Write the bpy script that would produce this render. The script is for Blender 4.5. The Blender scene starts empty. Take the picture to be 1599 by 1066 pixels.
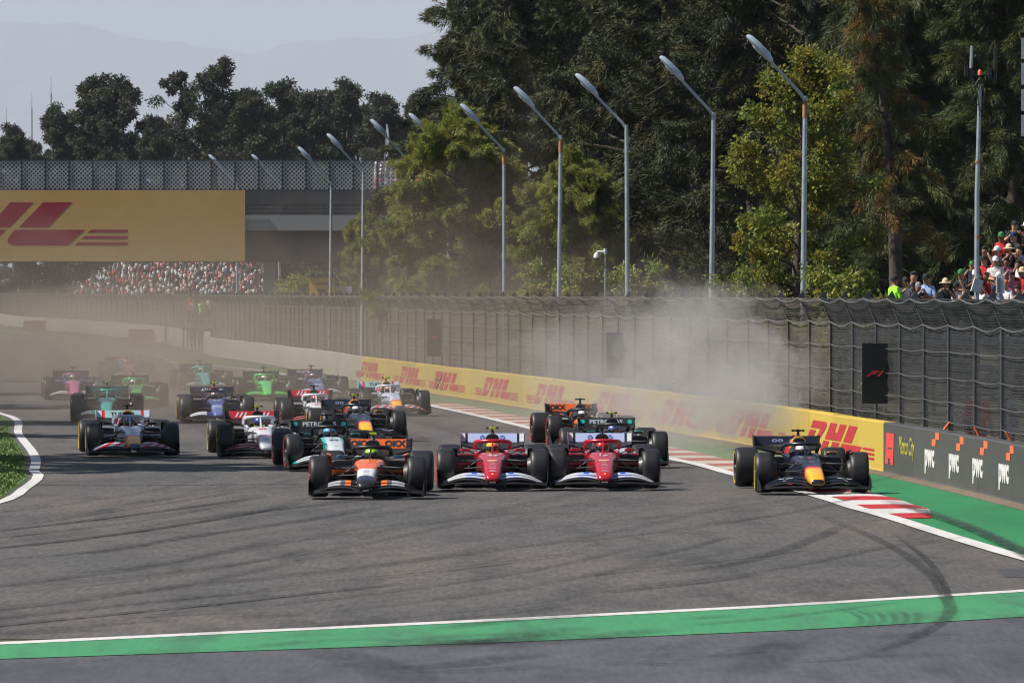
import bpy, bmesh, math, random
import numpy as np
from mathutils import Matrix, Vector

SC = bpy.context.scene
COL = SC.collection
R = math.radians
random.seed(7)
RNG = np.random.default_rng(11)

# ------------------------------------------------------------------ camera, sky, sun, exposure
FPX, CAMH, HOR = 10000.0, 3.57, 457.0          # focal length in photo pixels, eye height, horizon row
PITCH = math.atan((533.0 - HOR) / FPX)
cam_d = bpy.data.cameras.new('camera')
cam = bpy.data.objects.new('camera', cam_d)
COL.objects.link(cam)
cam.location = (0, 0, CAMH)
cam.rotation_euler = (math.pi / 2 - PITCH, 0, 0)
cam_d.sensor_width = 36.0
cam_d.lens = 36.0 * FPX / 1599.0
cam_d.clip_start = 1.0
cam_d.clip_end = 200000.0
SC.camera = cam

SUN_EL = R(50.0)
SUN_AZ = R(-97.0)                              # from +Y towards -X: the sun stands left of the track
to_sun = Vector((math.sin(SUN_AZ) * math.cos(SUN_EL), math.cos(SUN_AZ) * math.cos(SUN_EL), math.sin(SUN_EL)))
world = bpy.data.worlds.new('World')
SC.world = world
world.use_nodes = True
wn = world.node_tree.nodes
wl = world.node_tree.links
for n in list(wn):
    wn.remove(n)
w_out = wn.new('ShaderNodeOutputWorld')
w_bg = wn.new('ShaderNodeBackground')
w_sky = wn.new('ShaderNodeTexSky')
w_sky.sky_type = 'NISHITA'
w_sky.sun_disc = False
w_sky.sun_elevation = SUN_EL
w_sky.sun_rotation = SUN_AZ
w_sky.altitude = 2200
w_sky.air_density = 1.0
w_sky.dust_density = 2.0
w_sky.ozone_density = 1.5
w_bg.inputs['Strength'].default_value = 0.054
wl.new(w_sky.outputs[0], w_bg.inputs['Color'])
wl.new(w_bg.outputs[0], w_out.inputs['Surface'])
sun_d = bpy.data.lights.new('sun', 'SUN')
sun = bpy.data.objects.new('sun', sun_d)
COL.objects.link(sun)
sun_d.energy = 5.0
sun_d.angle = R(0.53)
sun_d.color = (1.0, 0.94, 0.86)
sun.rotation_euler = to_sun.to_track_quat('Z', 'Y').to_euler()

SC.view_settings.view_transform = 'Standard'
SC.view_settings.look = 'None'
SC.view_settings.exposure = 0.70
SC.view_settings.gamma = 1.0
SC.view_settings.use_curve_mapping = False
SC.render.engine = 'CYCLES'
cy = SC.cycles
cy.use_denoising = True
try:
    cy.denoiser = 'OPENIMAGEDENOISE'
except Exception:
    pass
cy.use_adaptive_sampling = True
cy.adaptive_threshold = 0.02
cy.max_bounces = 4
cy.diffuse_bounces = 1
cy.glossy_bounces = 2
cy.transmission_bounces = 4
cy.transparent_max_bounces = 128
cy.volume_bounces = 0
cy.volume_max_steps = 128
cy.volume_step_rate = 1.0
cy.filter_width = 1.15
cy.caustics_reflective = False
cy.caustics_refractive = False

# ------------------------------------------------------------------ pixel <-> place
def ray(px, py):
    u = (px - 799.5) / FPX
    v = (533.0 - py) / FPX
    return Vector((u, math.cos(PITCH) + v * math.sin(PITCH), -math.sin(PITCH) + v * math.cos(PITCH)))
def G(px, py, z=0.0):
    r = ray(px, py)
    t = (z - CAMH) / r.z
    return Vector((r.x * t, r.y * t, z))
def at(px, py, d):
    r = ray(px, py)
    t = d / r.y
    return Vector((r.x * t, d, CAMH + r.z * t))

# ------------------------------------------------------------------ object helpers
def link(o, parent=None):
    COL.objects.link(o)
    if parent is not None:
        o.parent = parent
    return o
def mobj(name, me, mat=None, parent=None, loc=None, rot=None, scale=None, own=False):
    o = bpy.data.objects.new(name, me)
    link(o, parent)
    if mat is not None:
        if own or len(me.materials):
            if not len(me.materials):
                me.materials.append(None)
            o.material_slots[0].link = 'OBJECT'
            o.material_slots[0].material = mat
        else:
            me.materials.append(mat)
    if loc is not None:
        o.location = loc
    if rot is not None:
        o.rotation_euler = rot
    if scale is not None:
        o.scale = scale
    return o
def empty(name, loc=(0, 0, 0), rotz=0.0, parent=None):
    o = bpy.data.objects.new(name, None)
    link(o, parent)
    o.location = loc
    o.rotation_euler = (0, 0, rotz)
    return o
def tag(o, label=None, cat=None, group=None, kind=None):
    if label: o['label'] = label
    if cat: o['category'] = cat
    if group: o['group'] = group
    if kind: o['kind'] = kind
    return o
def mesh(name, verts, faces, smooth=False):
    me = bpy.data.meshes.new(name)
    me.from_pydata([tuple(v) for v in verts], [], [tuple(f) for f in faces])
    me.update()
    if smooth:
        me.polygons.foreach_set('use_smooth', [True] * len(me.polygons))
    return me
def np_mesh(name, V, F, smooth=False):
    """V (n,3), F (m,k) arrays, fast"""
    V = np.asarray(V, dtype=np.float32)
    F = np.asarray(F, dtype=np.int32)
    me = bpy.data.meshes.new(name)
    k = F.shape[1]
    me.vertices.add(len(V))
    me.vertices.foreach_set('co', V.ravel())
    me.loops.add(F.size)
    me.loops.foreach_set('vertex_index', F.ravel())
    me.polygons.add(len(F))
    me.polygons.foreach_set('loop_start', np.arange(0, F.size, k, dtype=np.int32))
    me.polygons.foreach_set('loop_total', np.full(len(F), k, dtype=np.int32))
    if smooth:
        me.polygons.foreach_set('use_smooth', np.ones(len(F), dtype=bool))
    me.update(calc_edges=True)
    return me
def auto_smooth(me, ang=40):
    me.polygons.foreach_set('use_smooth', [True] * len(me.polygons))
    try:
        me.set_sharp_from_angle(angle=R(ang))
    except Exception:
        pass
    return me
class MB:
    """collects pieces of ONE part"""
    def __init__(s):
        s.v = []
        s.f = []
    def add(s, v, f):
        o = len(s.v)
        s.v += [tuple(x) for x in v]
        s.f += [tuple(i + o for i in q) for q in f]
        return s
    def box(s, x0, x1, y0, y1, z0, z1):
        v = [(x, y, z) for x in (x0, x1) for y in (y0, y1) for z in (z0, z1)]
        f = [(0, 1, 3, 2), (4, 6, 7, 5), (0, 4, 5, 1), (2, 3, 7, 6), (0, 2, 6, 4), (1, 5, 7, 3)]
        return s.add(v, f)
    def loft(s, rings, cap=True, closed=True):
        n = len(rings[0])
        v = [p for r in rings for p in r]
        f = []
        for i in range(len(rings) - 1):
            for j in range(n if closed else n - 1):
                a = i * n + j
                b = i * n + (j + 1) % n
                f.append((a, b, b + n, a + n))
        if cap and closed:
            f.append(tuple(reversed(range(n))))
            f.append(tuple(range((len(rings) - 1) * n, len(rings) * n)))
        return s.add(v, f)
    def tube(s, pts, r, n=8, flat=1.0):
        pts = [Vector(p) for p in pts]
        rs = r if isinstance(r, (list, tuple)) else [r] * len(pts)
        rings = []
        up = None
        for i, p in enumerate(pts):
            t = (pts[min(i + 1, len(pts) - 1)] - pts[max(i - 1, 0)]).normalized()
            if up is None:
                up = Vector((0, 0, 1)) if abs(t.z) < 0.9 else Vector((0, 1, 0))
            a = t.cross(up).normalized()
            b = a.cross(t).normalized()
            up = b
            rings.append([p + a * math.cos(q) * rs[i] + b * math.sin(q) * rs[i] * flat for q in (2 * math.pi * k / n for k in range(n))])
        return s.loft(rings)
    def lathe_x(s, prof, n=32):
        """prof: (x, radius), revolved about the x axis, closed profile"""
        m = len(prof)
        v = []
        f = []
        for k in range(n):
            a = 2 * math.pi * k / n
            v += [(x, r * math.cos(a), r * math.sin(a)) for x, r in prof]
        for k in range(n):
            for j in range(m):
                a = k * m + j
                b = k * m + (j + 1) % m
                c = ((k + 1) % n) * m + (j + 1) % m
                d = ((k + 1) % n) * m + j
                f.append((a, b, c, d))
        return s.add(v, f)
    def plate(s, grid, th):
        """grid[i][j] of points -> a sheet of that thickness (along the face normals, roughly)"""
        ni, nj = len(grid), len(grid[0])
        P = [[Vector(p) for p in row] for row in grid]
        top, bot = [], []
        for i in range(ni):
            for j in range(nj):
                du = P[min(i + 1, ni - 1)][j] - P[max(i - 1, 0)][j]
                dv = P[i][min(j + 1, nj - 1)] - P[i][max(j - 1, 0)]
                n = du.cross(dv)
                n = n.normalized() if n.length > 1e-9 else Vector((0, 0, 1))
                top.append(P[i][j] + n * th / 2)
                bot.append(P[i][j] - n * th / 2)
        v = top + bot
        N = ni * nj
        f = []
        for i in range(ni - 1):
            for j in range(nj - 1):
                a = i * nj + j
                q = (a, a + nj, a + nj + 1, a + 1)
                f.append(q)
                f.append(tuple(x + N for x in reversed(q)))
        edge = [(i, 0) for i in range(ni)] + [(ni - 1, j) for j in range(1, nj)] + [(i, nj - 1) for i in range(ni - 2, -1, -1)] + [(0, j) for j in range(nj - 2, 0, -1)]
        idx = [i * nj + j for i, j in edge]
        for k in range(len(idx)):
            a, b = idx[k], idx[(k + 1) % len(idx)]
            f.append((b, a, a + N, b + N))
        return s.add(v, f)
    def me(s, name, smooth=None):
        m = mesh(name, s.v, s.f)
        if smooth:
            auto_smooth(m, smooth)
        return m
def sup_ring(y, hw, z0, z1, p=3.0, n=20, xc=0.0):
    zc, hz = (z0 + z1) / 2, (z1 - z0) / 2
    out = []
    for k in range(n):
        a = 2 * math.pi * k / n
        c, s_ = math.cos(a), math.sin(a)
        out.append((xc + hw * math.copysign(abs(c) ** (2 / p), c), y, zc + hz * math.copysign(abs(s_) ** (2 / p), s_)))
    return out
_txt = {}
def text_me(s, size=1.0, ext=0.004, sx=1.0, shear=0.0, bold=0.0):
    """lettering as a flat mesh in its own xy plane, centred"""
    key = (s, size, ext, sx, shear, bold)
    if key in _txt:
        return _txt[key]
    cu = bpy.data.curves.new('lettering', 'FONT')
    cu.body = s
    cu.size = size
    cu.extrude = ext
    cu.align_x = 'CENTER'
    cu.align_y = 'CENTER'
    cu.shear = shear
    cu.offset = bold * size
    cu.resolution_u = 3
    o = bpy.data.objects.new('lettering', cu)
    COL.objects.link(o)
    dg = bpy.context.evaluated_depsgraph_get()
    dg.update()
    me = bpy.data.meshes.new_from_object(o.evaluated_get(dg))
    bpy.data.objects.remove(o)
    bpy.data.curves.remove(cu)
    me.name = 'lettering'
    n = len(me.vertices)
    co = np.empty(n * 3, dtype=np.float32)
    me.vertices.foreach_get('co', co)
    co = co.reshape(-1, 3)
    lo, hi = co.min(0), co.max(0)
    co[:, :2] -= (lo[:2] + hi[:2]) / 2
    co[:, 0] *= sx
    me.vertices.foreach_set('co', co.ravel())
    me.update()
    me.materials.clear()
    _txt[key] = me
    return me
def poly_me(polys, th=0.006):
    """flat print: 2D polygons -> thin prisms in the xy plane"""
    b = MB()
    for P in polys:
        n = len(P)
        ar = sum(P[i][0] * P[(i + 1) % n][1] - P[(i + 1) % n][0] * P[i][1] for i in range(n))
        if ar < 0:
            P = list(reversed(P))
        v = [(x, y, 0) for x, y in P] + [(x, y, th) for x, y in P]
        f = [tuple(range(n, 2 * n)), tuple(reversed(range(n)))] + [(i, (i + 1) % n, n + (i + 1) % n, n + i) for i in range(n)]
        b.add(v, f)
    return b.me('print')
def frame_to(o, origin, X, Y):
    """places an xy-plane mesh so that its x runs along X and its y along Y"""
    X = Vector(X).normalized()
    Z = X.cross(Vector(Y)).normalized()
    Y = Z.cross(X)
    M = Matrix((X, Y, Z)).transposed().to_4x4()
    M.translation = Vector(origin)
    o.matrix_local = M
    return o

# ------------------------------------------------------------------ materials
MATS = {}
def nodes_of(name):
    m = bpy.data.materials.new(name)
    m.use_nodes = True
    nt = m.node_tree
    return m, nt.nodes, nt.links, nt.nodes['Principled BSDF']
def pmat(name, col, rough=0.6, metal=0.0, coat=0.0, var=0.12, scale=3.0, bump=0.0, spec=0.5, emit=0.0, detail=4.0):
    if name in MATS:
        return MATS[name]
    m, N, L, b = nodes_of(name)
    tc = N.new('ShaderNodeTexCoord')
    nz = N.new('ShaderNodeTexNoise')
    nz.inputs['Scale'].default_value = scale
    nz.inputs['Detail'].default_value = detail
    L.new(tc.outputs['Object'], nz.inputs['Vector'])
    mr = N.new('ShaderNodeMapRange')
    mr.inputs['From Min'].default_value = 0.3
    mr.inputs['From Max'].default_value = 0.7
    mr.inputs['To Min'].default_value = 1 - var
    mr.inputs['To Max'].default_value = 1 + var
    L.new(nz.outputs['Fac'], mr.inputs['Value'])
    mx = N.new('ShaderNodeMix')
    mx.data_type = 'RGBA'
    mx.blend_type = 'MULTIPLY'
    mx.inputs['Factor'].default_value = 1.0
    mx.inputs['A'].default_value = (*col, 1)
    L.new(mr.outputs['Result'], mx.inputs['B'])
    L.new(mx.outputs['Result'], b.inputs['Base Color'])
    b.inputs['Roughness'].default_value = rough
    b.inputs['Metallic'].default_value = metal
    b.inputs['Coat Weight'].default_value = coat
    b.inputs['Coat Roughness'].default_value = 0.12
    b.inputs['Specular IOR Level'].default_value = spec
    if emit > 0:
        b.inputs['Emission Color'].default_value = (*col, 1)
        b.inputs['Emission Strength'].default_value = emit
    if bump > 0:
        bp = N.new('ShaderNodeBump')
        bp.inputs['Strength'].default_value = bump
        bp.inputs['Distance'].default_value = 0.02
        L.new(nz.outputs['Fac'], bp.inputs['Height'])
        L.new(bp.outputs['Normal'], b.inputs['Normal'])
    MATS[name] = m
    return m
def srgb(r, g, b):
    f = lambda c: (c / 255 / 12.92) if c / 255 <= 0.04045 else ((c / 255 + 0.055) / 1.055) ** 2.4
    return (f(r), f(g), f(b))
# ------------------------------------------------------------------ ground lines (metres: X across, d away from the camera)
def smooth_fn(pts, n=40):
    """Catmull-Rom through (d, X) -> dense arrays for np.interp"""
    P = sorted(pts)
    P = [(2 * P[0][0] - P[1][0], 2 * P[0][1] - P[1][1])] + P + [(2 * P[-1][0] - P[-2][0], 2 * P[-1][1] - P[-2][1])]
    ds, xs = [], []
    for i in range(1, len(P) - 2):
        for k in range(n):
            t = k / n
            a, b, c, e = P[i - 1], P[i], P[i + 1], P[i + 2]
            h = lambda j: 0.5 * (2 * b[j] + (c[j] - a[j]) * t + (2 * a[j] - 5 * b[j] + 4 * c[j] - e[j]) * t * t + (3 * b[j] - a[j] - 3 * c[j] + e[j]) * t ** 3)
            ds.append(b[0] + (c[0] - b[0]) * t)
            xs.append(h(1))
    ds.append(P[-2][0])
    xs.append(P[-2][1])
    ds, xs = np.array(ds), np.array(xs)
    return lambda d: float(np.interp(d, ds, xs))
Xwall = smooth_fn([(60, 9.6), (95, 9.1), (107.8, 8.6), (127.5, 7.4), (145, 6.0), (159, 4.6), (180, 2.35), (201.7, 0.0), (224.5, -2.6), (260, -6.3), (300, -10.3), (380, -18.3), (400, -20.3), (744, -59.5), (900, -77)])
Xline = smooth_fn([(60, 8.2), (75, 7.5), (85.1, 6.94), (89.7, 6.63), (95.2, 6.32), (101.7, 6.0), (107, 5.62), (112, 5.38), (125, 4.4), (137, 3.4), (165, 0.75), (204, -2.75), (240, -6.9), (322, -16.9), (615, -49.0), (900, -81)])
XleftTrack = smooth_fn([(60, -9.5), (85, -10.6), (95.7, -9.6), (107.9, -8.65), (115.9, -8.75), (128.4, -9.5), (160, -12.2), (190, -15.2), (250, -23.0), (322, -32.5), (615, -66.0), (900, -98)])

# ------------------------------------------------------------------ ground materials
def ground_mat(name, c1, c2, c3, grain=0.35, rough=0.85, streak=0.5, bump=0.15):
    c1, c2, c3 = [tuple(0.76 * q for q in c) for c in (c1, c2, c3)]
    m, N, L, b = nodes_of(name)
    tc = N.new('ShaderNodeTexCoord')
    def noise(sx, sy, sc, det=6.0, rough_=0.6, rotz=0.0):
        mp = N.new('ShaderNodeMapping')
        mp.inputs['Scale'].default_value = (sx, sy, 1)
        mp.inputs['Rotation'].default_value = (0, 0, rotz)
        L.new(tc.outputs['Object'], mp.inputs['Vector'])
        nz = N.new('ShaderNodeTexNoise')
        nz.inputs['Scale'].default_value = sc
        nz.inputs['Detail'].default_value = det
        nz.inputs['Roughness'].default_value = rough_
        L.new(mp.outputs[0], nz.inputs['Vector'])
        return nz
    big = noise(1, 0.3, 0.22)
    st = noise(1.0, 0.16, 1.1, 5, 0.65, R(-11))
    gr = noise(16, 1.2, 1.0, 4, 0.75)
    def ramp(src, lo, hi):
        r = N.new('ShaderNodeMapRange')
        r.inputs['From Min'].default_value = lo
        r.inputs['From Max'].default_value = hi
        L.new(src.outputs['Fac'], r.inputs['Value'])
        return r
    m1 = N.new('ShaderNodeMix'); m1.data_type = 'RGBA'
    m1.inputs['A'].default_value = (*c1, 1); m1.inputs['B'].default_value = (*c2, 1)
    L.new(ramp(big, 0.35, 0.65).outputs[0], m1.inputs['Factor'])
    m2 = N.new('ShaderNodeMix'); m2.data_type = 'RGBA'
    m2.inputs['B'].default_value = (*c3, 1)
    L.new(m1.outputs['Result'], m2.inputs['A'])
    r2 = ramp(st, 0.48, 0.72)
    mu = N.new('ShaderNodeMath'); mu.operation = 'MULTIPLY'; mu.inputs[1].default_value = streak
    L.new(r2.outputs[0], mu.inputs[0]); L.new(mu.outputs[0], m2.inputs['Factor'])
    r3 = N.new('ShaderNodeMapRange')
    r3.inputs['From Min'].default_value = 0.25; r3.inputs['From Max'].default_value = 0.75
    r3.inputs['To Min'].default_value = 1 - grain; r3.inputs['To Max'].default_value = 1 + grain
    L.new(gr.outputs['Fac'], r3.inputs['Value'])
    m3 = N.new('ShaderNodeMix'); m3.data_type = 'RGBA'; m3.blend_type = 'MULTIPLY'; m3.inputs['Factor'].default_value = 1.0
    L.new(m2.outputs['Result'], m3.inputs['A']); L.new(r3.outputs[0], m3.inputs['B'])
    L.new(m3.outputs['Result'], b.inputs['Base Color'])
    b.inputs['Roughness'].default_value = rough
    b.inputs['Specular IOR Level'].default_value = 0.3
    bp = N.new('ShaderNodeBump'); bp.inputs['Strength'].default_value = bump; bp.inputs['Distance'].default_value = 0.01
    L.new(gr.outputs['Fac'], bp.inputs['Height']); L.new(bp.outputs['Normal'], b.inputs['Normal'])
    MATS[name] = m
    return m
M_asph = ground_mat('track_asphalt', (0.128, 0.116, 0.104), (0.086, 0.085, 0.086), (0.048, 0.047, 0.048), grain=0.5, streak=0.8)
M_asph2 = ground_mat('runoff_asphalt', (0.105, 0.109, 0.122), (0.078, 0.082, 0.095), (0.046, 0.049, 0.058), grain=0.30, streak=0.8)
M_gpaint = ground_mat('green_paint', (0.03, 0.24, 0.085), (0.022, 0.19, 0.07), (0.03, 0.115, 0.055), grain=0.12, streak=0.55, rough=0.7)
M_gband = ground_mat('green_band_paint', (0.062, 0.30, 0.125), (0.046, 0.25, 0.105), (0.05, 0.11, 0.07), grain=0.14, streak=0.85, rough=0.7)
M_wpaint = ground_mat('white_line_paint', (0.74, 0.73, 0.71), (0.64, 0.63, 0.61), (0.36, 0.35, 0.34), grain=0.14, streak=0.6, rough=0.6)
M_rpaint = ground_mat('red_kerb_paint', (0.56, 0.030, 0.032), (0.48, 0.027, 0.03), (0.24, 0.02, 0.022), grain=0.10, streak=0.4, rough=0.6)
M_dirt = ground_mat('dirt', (0.22, 0.17, 0.12), (0.16, 0.12, 0.085), (0.10, 0.08, 0.06), grain=0.35)
M_soil = ground_mat('dry_ground', (0.085, 0.075, 0.045), (0.06, 0.065, 0.032), (0.05, 0.045, 0.03), grain=0.4)
M_turf = ground_mat('turf', (0.07, 0.13, 0.022), (0.05, 0.10, 0.018), (0.09, 0.12, 0.03), grain=0.5, rough=0.95)

def sheet(name, poly, z, mat, parent=None):
    """flat polygon on the ground"""
    o = mobj(name, mesh(name, [(x, y, z) for x, y in poly], [tuple(range(len(poly)))]), mat, parent)
    return o
def strip(name, fL, fR, d0, d1, z, mat, parent=None, step=3.0):
    n = max(2, int((d1 - d0) / step) + 1)
    v, f = [], []
    for i in range(n):
        d = d0 + (d1 - d0) * i / (n - 1)
        v += [(fL(d), d, z), (fR(d), d, z)]
    for i in range(n - 1):
        f.append((2 * i, 2 * i + 1, 2 * i + 3, 2 * i + 2))
    return mobj(name, mesh(name, v, f), mat, parent)

ground = tag(sheet('ground', [(-66000, -2000), (66000, -2000), (66000, 66000), (-66000, 66000)], 0.0, M_soil), kind='structure')
track = tag(strip('race_track', lambda d: -70 - 0.12 * d, lambda d: Xwall(d) + 5.5, 66, 900, 0.004, M_asph), kind='structure')
# the second stretch of asphalt in front, beyond the green band
def Dband_far(x): return 69.6 + 0.95 * x + 0.012 * x * x
def Dband_near(x): return 66.0 + 0.62 * x + 0.012 * x * x
xs = np.linspace(-40, 30, 71)
# distance of the white line, measured on the photograph
def band_line(x): return float(np.interp(x, [-40, -5.2, 0, 3.0, 6.2, 30], [40, 64.8, 69.6, 72.6, 76.4, 112]))
def band_edge(x): return float(np.interp(x, [-40, -4.9, 0, 3.0, 5.6, 30], [40, 62.3, 65.3, 67.6, 70.3, 100]))
def lat_strip(name, f0, f1, z, mat, x0=-30, x1=26, parent=None):
    X = np.linspace(x0, x1, 57)
    v = [(x, f0(x), z) for x in X] + [(x, f1(x), z) for x in X]
    n = len(X)
    return mobj(name, mesh(name, v, [(i, i + 1, n + i + 1, n + i) for i in range(n - 1)]), mat, parent)
front = tag(lat_strip('runoff_asphalt', lambda x: 5.0, lambda x: band_line(x), 0.0075, M_asph2, -30, 30), kind='structure')
band = tag(lat_strip('green_band', band_edge, band_line, 0.0142, M_gband), kind='structure')
wl_front = tag(lat_strip('white_line', lambda x: band_line(x) - 0.1, lambda x: band_line(x) + 0.42, 0.0182, M_wpaint), kind='structure')

# green painted verge with the kerb on the right of the track
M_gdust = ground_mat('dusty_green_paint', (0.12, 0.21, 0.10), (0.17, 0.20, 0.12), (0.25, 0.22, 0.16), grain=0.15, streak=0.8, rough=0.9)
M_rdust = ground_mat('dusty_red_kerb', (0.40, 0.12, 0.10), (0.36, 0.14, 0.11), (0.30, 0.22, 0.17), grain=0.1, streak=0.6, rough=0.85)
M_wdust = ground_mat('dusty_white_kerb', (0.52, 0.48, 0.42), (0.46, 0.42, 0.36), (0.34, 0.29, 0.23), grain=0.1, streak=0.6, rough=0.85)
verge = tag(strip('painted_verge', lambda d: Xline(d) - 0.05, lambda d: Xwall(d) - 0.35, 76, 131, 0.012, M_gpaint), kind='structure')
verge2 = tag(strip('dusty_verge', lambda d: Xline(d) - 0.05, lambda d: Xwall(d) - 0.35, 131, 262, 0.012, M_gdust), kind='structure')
grass_far = tag(strip('grass_verge', lambda d: Xline(d) - 0.05, lambda d: Xwall(d) - 0.05, 262, 880, 0.010, M_turf), kind='structure')
dirt_strip = tag(strip('dirt_strip', lambda d: Xwall(d) - 0.42, lambda d: Xwall(d) + 0.1, 70, 262, 0.0164, M_dirt), kind='structure')
edge_line = tag(strip('edge_line', lambda d: Xline(d) - 0.15, lambda d: Xline(d) + 0.15, 76, 880, 0.020, M_wpaint), kind='structure')
# service road behind the fence
# kerb: red and white blocks, 40 mm proud of the track
kerb = tag(empty('kerb'), kind='structure')
kd, k_i = 101.0, 0
while kd < 205:
    L_ = 2.15
    taper = min(1.0, 0.25 + (kd - 100) / 6.0)
    ns = 4
    b = MB()
    rings = []
    for i in range(ns + 1):
        d = kd + (L_ - 0.01) * i / ns
        x0 = Xline(d) + 0.17
        wd = 1.0 * min(1.0, 0.42 + max(0.0, d - 101) / 8.0)
        rings.append([(x0, d, 0.0), (x0, d, 0.021), (x0 + 0.12, d, 0.023), (x0 + wd * 0.6, d, 0.030), (x0 + wd * 0.9, d, 0.024), (x0 + wd, d, 0.013)])
    b.loft(rings)
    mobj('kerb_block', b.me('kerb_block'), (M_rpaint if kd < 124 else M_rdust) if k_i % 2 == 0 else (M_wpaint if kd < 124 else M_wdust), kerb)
    kd += L_
    k_i += 1

# the grass wedge on the inside of the bend, with its broad white edge
white_edge = tag(strip('white_edge_line', lambda d: XleftTrack(d) - 0.21, lambda d: XleftTrack(d), 86, 300, 0.016, M_wpaint), kind='structure')
lawn_base = tag(strip('inside_grass', lambda d: -90, lambda d: XleftTrack(d) - 0.3, 88, 420, 0.010, M_turf), kind='structure')

# real grass blades on the wedge that shows
def grass_blades():
    n = 42000
    d = 96 + RNG.random(n) ** 1.3 * 74
    edge = np.array([XleftTrack(x) for x in d]) - 0.36
    x = edge - RNG.random(n) ** 1.4 * 4.2
    h = 0.02 + 0.03 * RNG.random(n)
    a = RNG.random(n) * math.tau
    w = 0.012 + 0.01 * RNG.random(n)
    base = np.stack([x, d, np.full(n, 0.008)], 1)
    side = np.stack([np.cos(a) * w, np.sin(a) * w, np.zeros(n)], 1)
    tip = base + np.stack([np.cos(a + 1.3) * h * 0.5, np.sin(a + 1.3) * h * 0.5, h], 1)
    V = np.stack([base - side, base + side, tip], 1).reshape(-1, 3)
    F = np.arange(3 * n).reshape(-1, 3)
    return np_mesh('grass', V, F)
M_blade = pmat('grass_blade', (0.095, 0.165, 0.022), 0.6, var=0.35, scale=0.8)
gb = tag(mobj('grass', grass_blades(), M_blade), 'short mown grass on the wedge inside the bend', 'grass', kind='stuff')

# ------------------------------------------------------------------ tyre marks: strips of rubber on the track
def skid_mat():
    m, N, L, b = nodes_of('tyre_rubber_mark')
    b.inputs['Base Color'].default_value = (0.018, 0.018, 0.019, 1)
    b.inputs['Roughness'].default_value = 0.75
    at_ = N.new('ShaderNodeAttribute'); at_.attribute_name = 'fade'
    tc = N.new('ShaderNodeTexCoord')
    mp = N.new('ShaderNodeMapping'); mp.inputs['Scale'].default_value = (9, 1.3, 1)
    L.new(tc.outputs['Object'], mp.inputs['Vector'])
    nz = N.new('ShaderNodeTexNoise'); nz.inputs['Scale'].default_value = 1.0; nz.inputs['Detail'].default_value = 5
    L.new(mp.outputs[0], nz.inputs['Vector'])
    mr = N.new('ShaderNodeMapRange'); mr.inputs['From Min'].default_value = 0.3; mr.inputs['From Max'].default_value = 0.65; mr.inputs['To Min'].default_value = 0.35
    L.new(nz.outputs['Fac'], mr.inputs['Value'])
    mu = N.new('ShaderNodeMath'); mu.operation = 'MULTIPLY'
    L.new(at_.outputs['Fac'], mu.inputs[0]); L.new(mr.outputs[0], mu.inputs[1])
    L.new(mu.outputs[0], b.inputs['Alpha'])
    return m
M_skid = skid_mat()
marks = tag(empty('tyre_marks'), kind='structure')
_mz = [0.0205]
def skid(px, width, dark=0.8, z=None, fade=True, world_pts=False):
    P = [Vector((p[0], p[1], 0)) if world_pts else G(*p) for p in px]
    pts = []
    Q = [P[0] * 2 - P[1]] + P + [P[-1] * 2 - P[-2]]
    for i in range(1, len(Q) - 2):
        for k in range(10):
            t = k / 10
            a, b, c, e = Q[i - 1], Q[i], Q[i + 1], Q[i + 2]
            pts.append(0.5 * (2 * b + (c - a) * t + (2 * a - 5 * b + 4 * c - e) * t * t + (3 * b - a - 3 * c + e) * t ** 3))
    pts.append(P[-1])
    _mz[0] += 0.0002
    zz = _mz[0] if z is None else z
    v, f, al = [], [], []
    n = len(pts)
    for i, p in enumerate(pts):
        t = (pts[min(i + 1, n - 1)] - pts[max(i - 1, 0)]).normalized()
        s = Vector((-t.y, t.x, 0))
        ends = min(1.0, i / (0.22 * n), (n - 1 - i) / (0.15 * n)) if fade else 1.0
        for q, aa in ((-0.5, 0.0), (-0.3, 1.0), (0.3, 1.0), (0.5, 0.0)):
            r_ = p + s * width * q
            v.append((r_.x, r_.y, zz))
            al.append(dark * aa * max(0.0, ends))
    for i in range(n - 1):
        for k in range(3):
            f.append((4 * i + k, 4 * i + k + 1, 4 * i + 5 + k, 4 * i + 4 + k))
    me = mesh('tyre_mark', v, f)
    a_ = me.attributes.new('fade', 'FLOAT', 'POINT')
    a_.data.foreach_set('value', al)
    mobj('tyre_mark', me, M_skid, marks)
skid([(-60, 838), (0, 829), (150, 812), (300, 792), (420, 775)], 0.20, 0.75)
skid([(-60, 864), (0, 856), (120, 843), (250, 825), (400, 800), (480, 783)], 0.26, 0.75)
skid([(-40, 832), (150, 803), (300, 780), (390, 765)], 0.10, 0.6)
skid([(-40, 876), (150, 862), (300, 838), (480, 812), (600, 790)], 0.35, 0.45)
skid([(-60, 984), (0, 978), (200, 958), (350, 943), (520, 924), (700, 905)], 0.16, 0.8)
skid([(-60, 972), (0, 966), (200, 945), (500, 915)], 0.3, 0.35)
skid([(40, 940), (300, 915), (620, 880), (800, 850)], 0.5, 0.25)
skid([(1235, 792), (1330, 826), (1400, 860), (1450, 898), (1476, 935), (1482, 957), (1462, 977), (1400, 1008), (1280, 1042)], 0.19, 0.5, z=0.034)
skid([(1385, 828), (1440, 870), (1470, 910), (1484, 945)], 0.12, 0.6, z=0.035)
skid([(1375, 782), (1450, 805), (1520, 830), (1580, 858), (1640, 892)], 0.32, 0.8, z=0.060)
skid([(1000, 900), (1150, 880), (1250, 850), (1330, 815)], 0.3, 0.4)
skid([(900, 930), (1080, 912), (1200, 895)], 0.22, 0.5)
skid([(1000, 872), (1080, 855), (1140, 838)], 0.2, 0.4)
skid([(560, 1045), (700, 1040), (850, 1020)], 0.7, 0.35)
skid([(480, 1010), (600, 1045), (640, 1070)], 0.8, 0.3, z=0.03)
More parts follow.
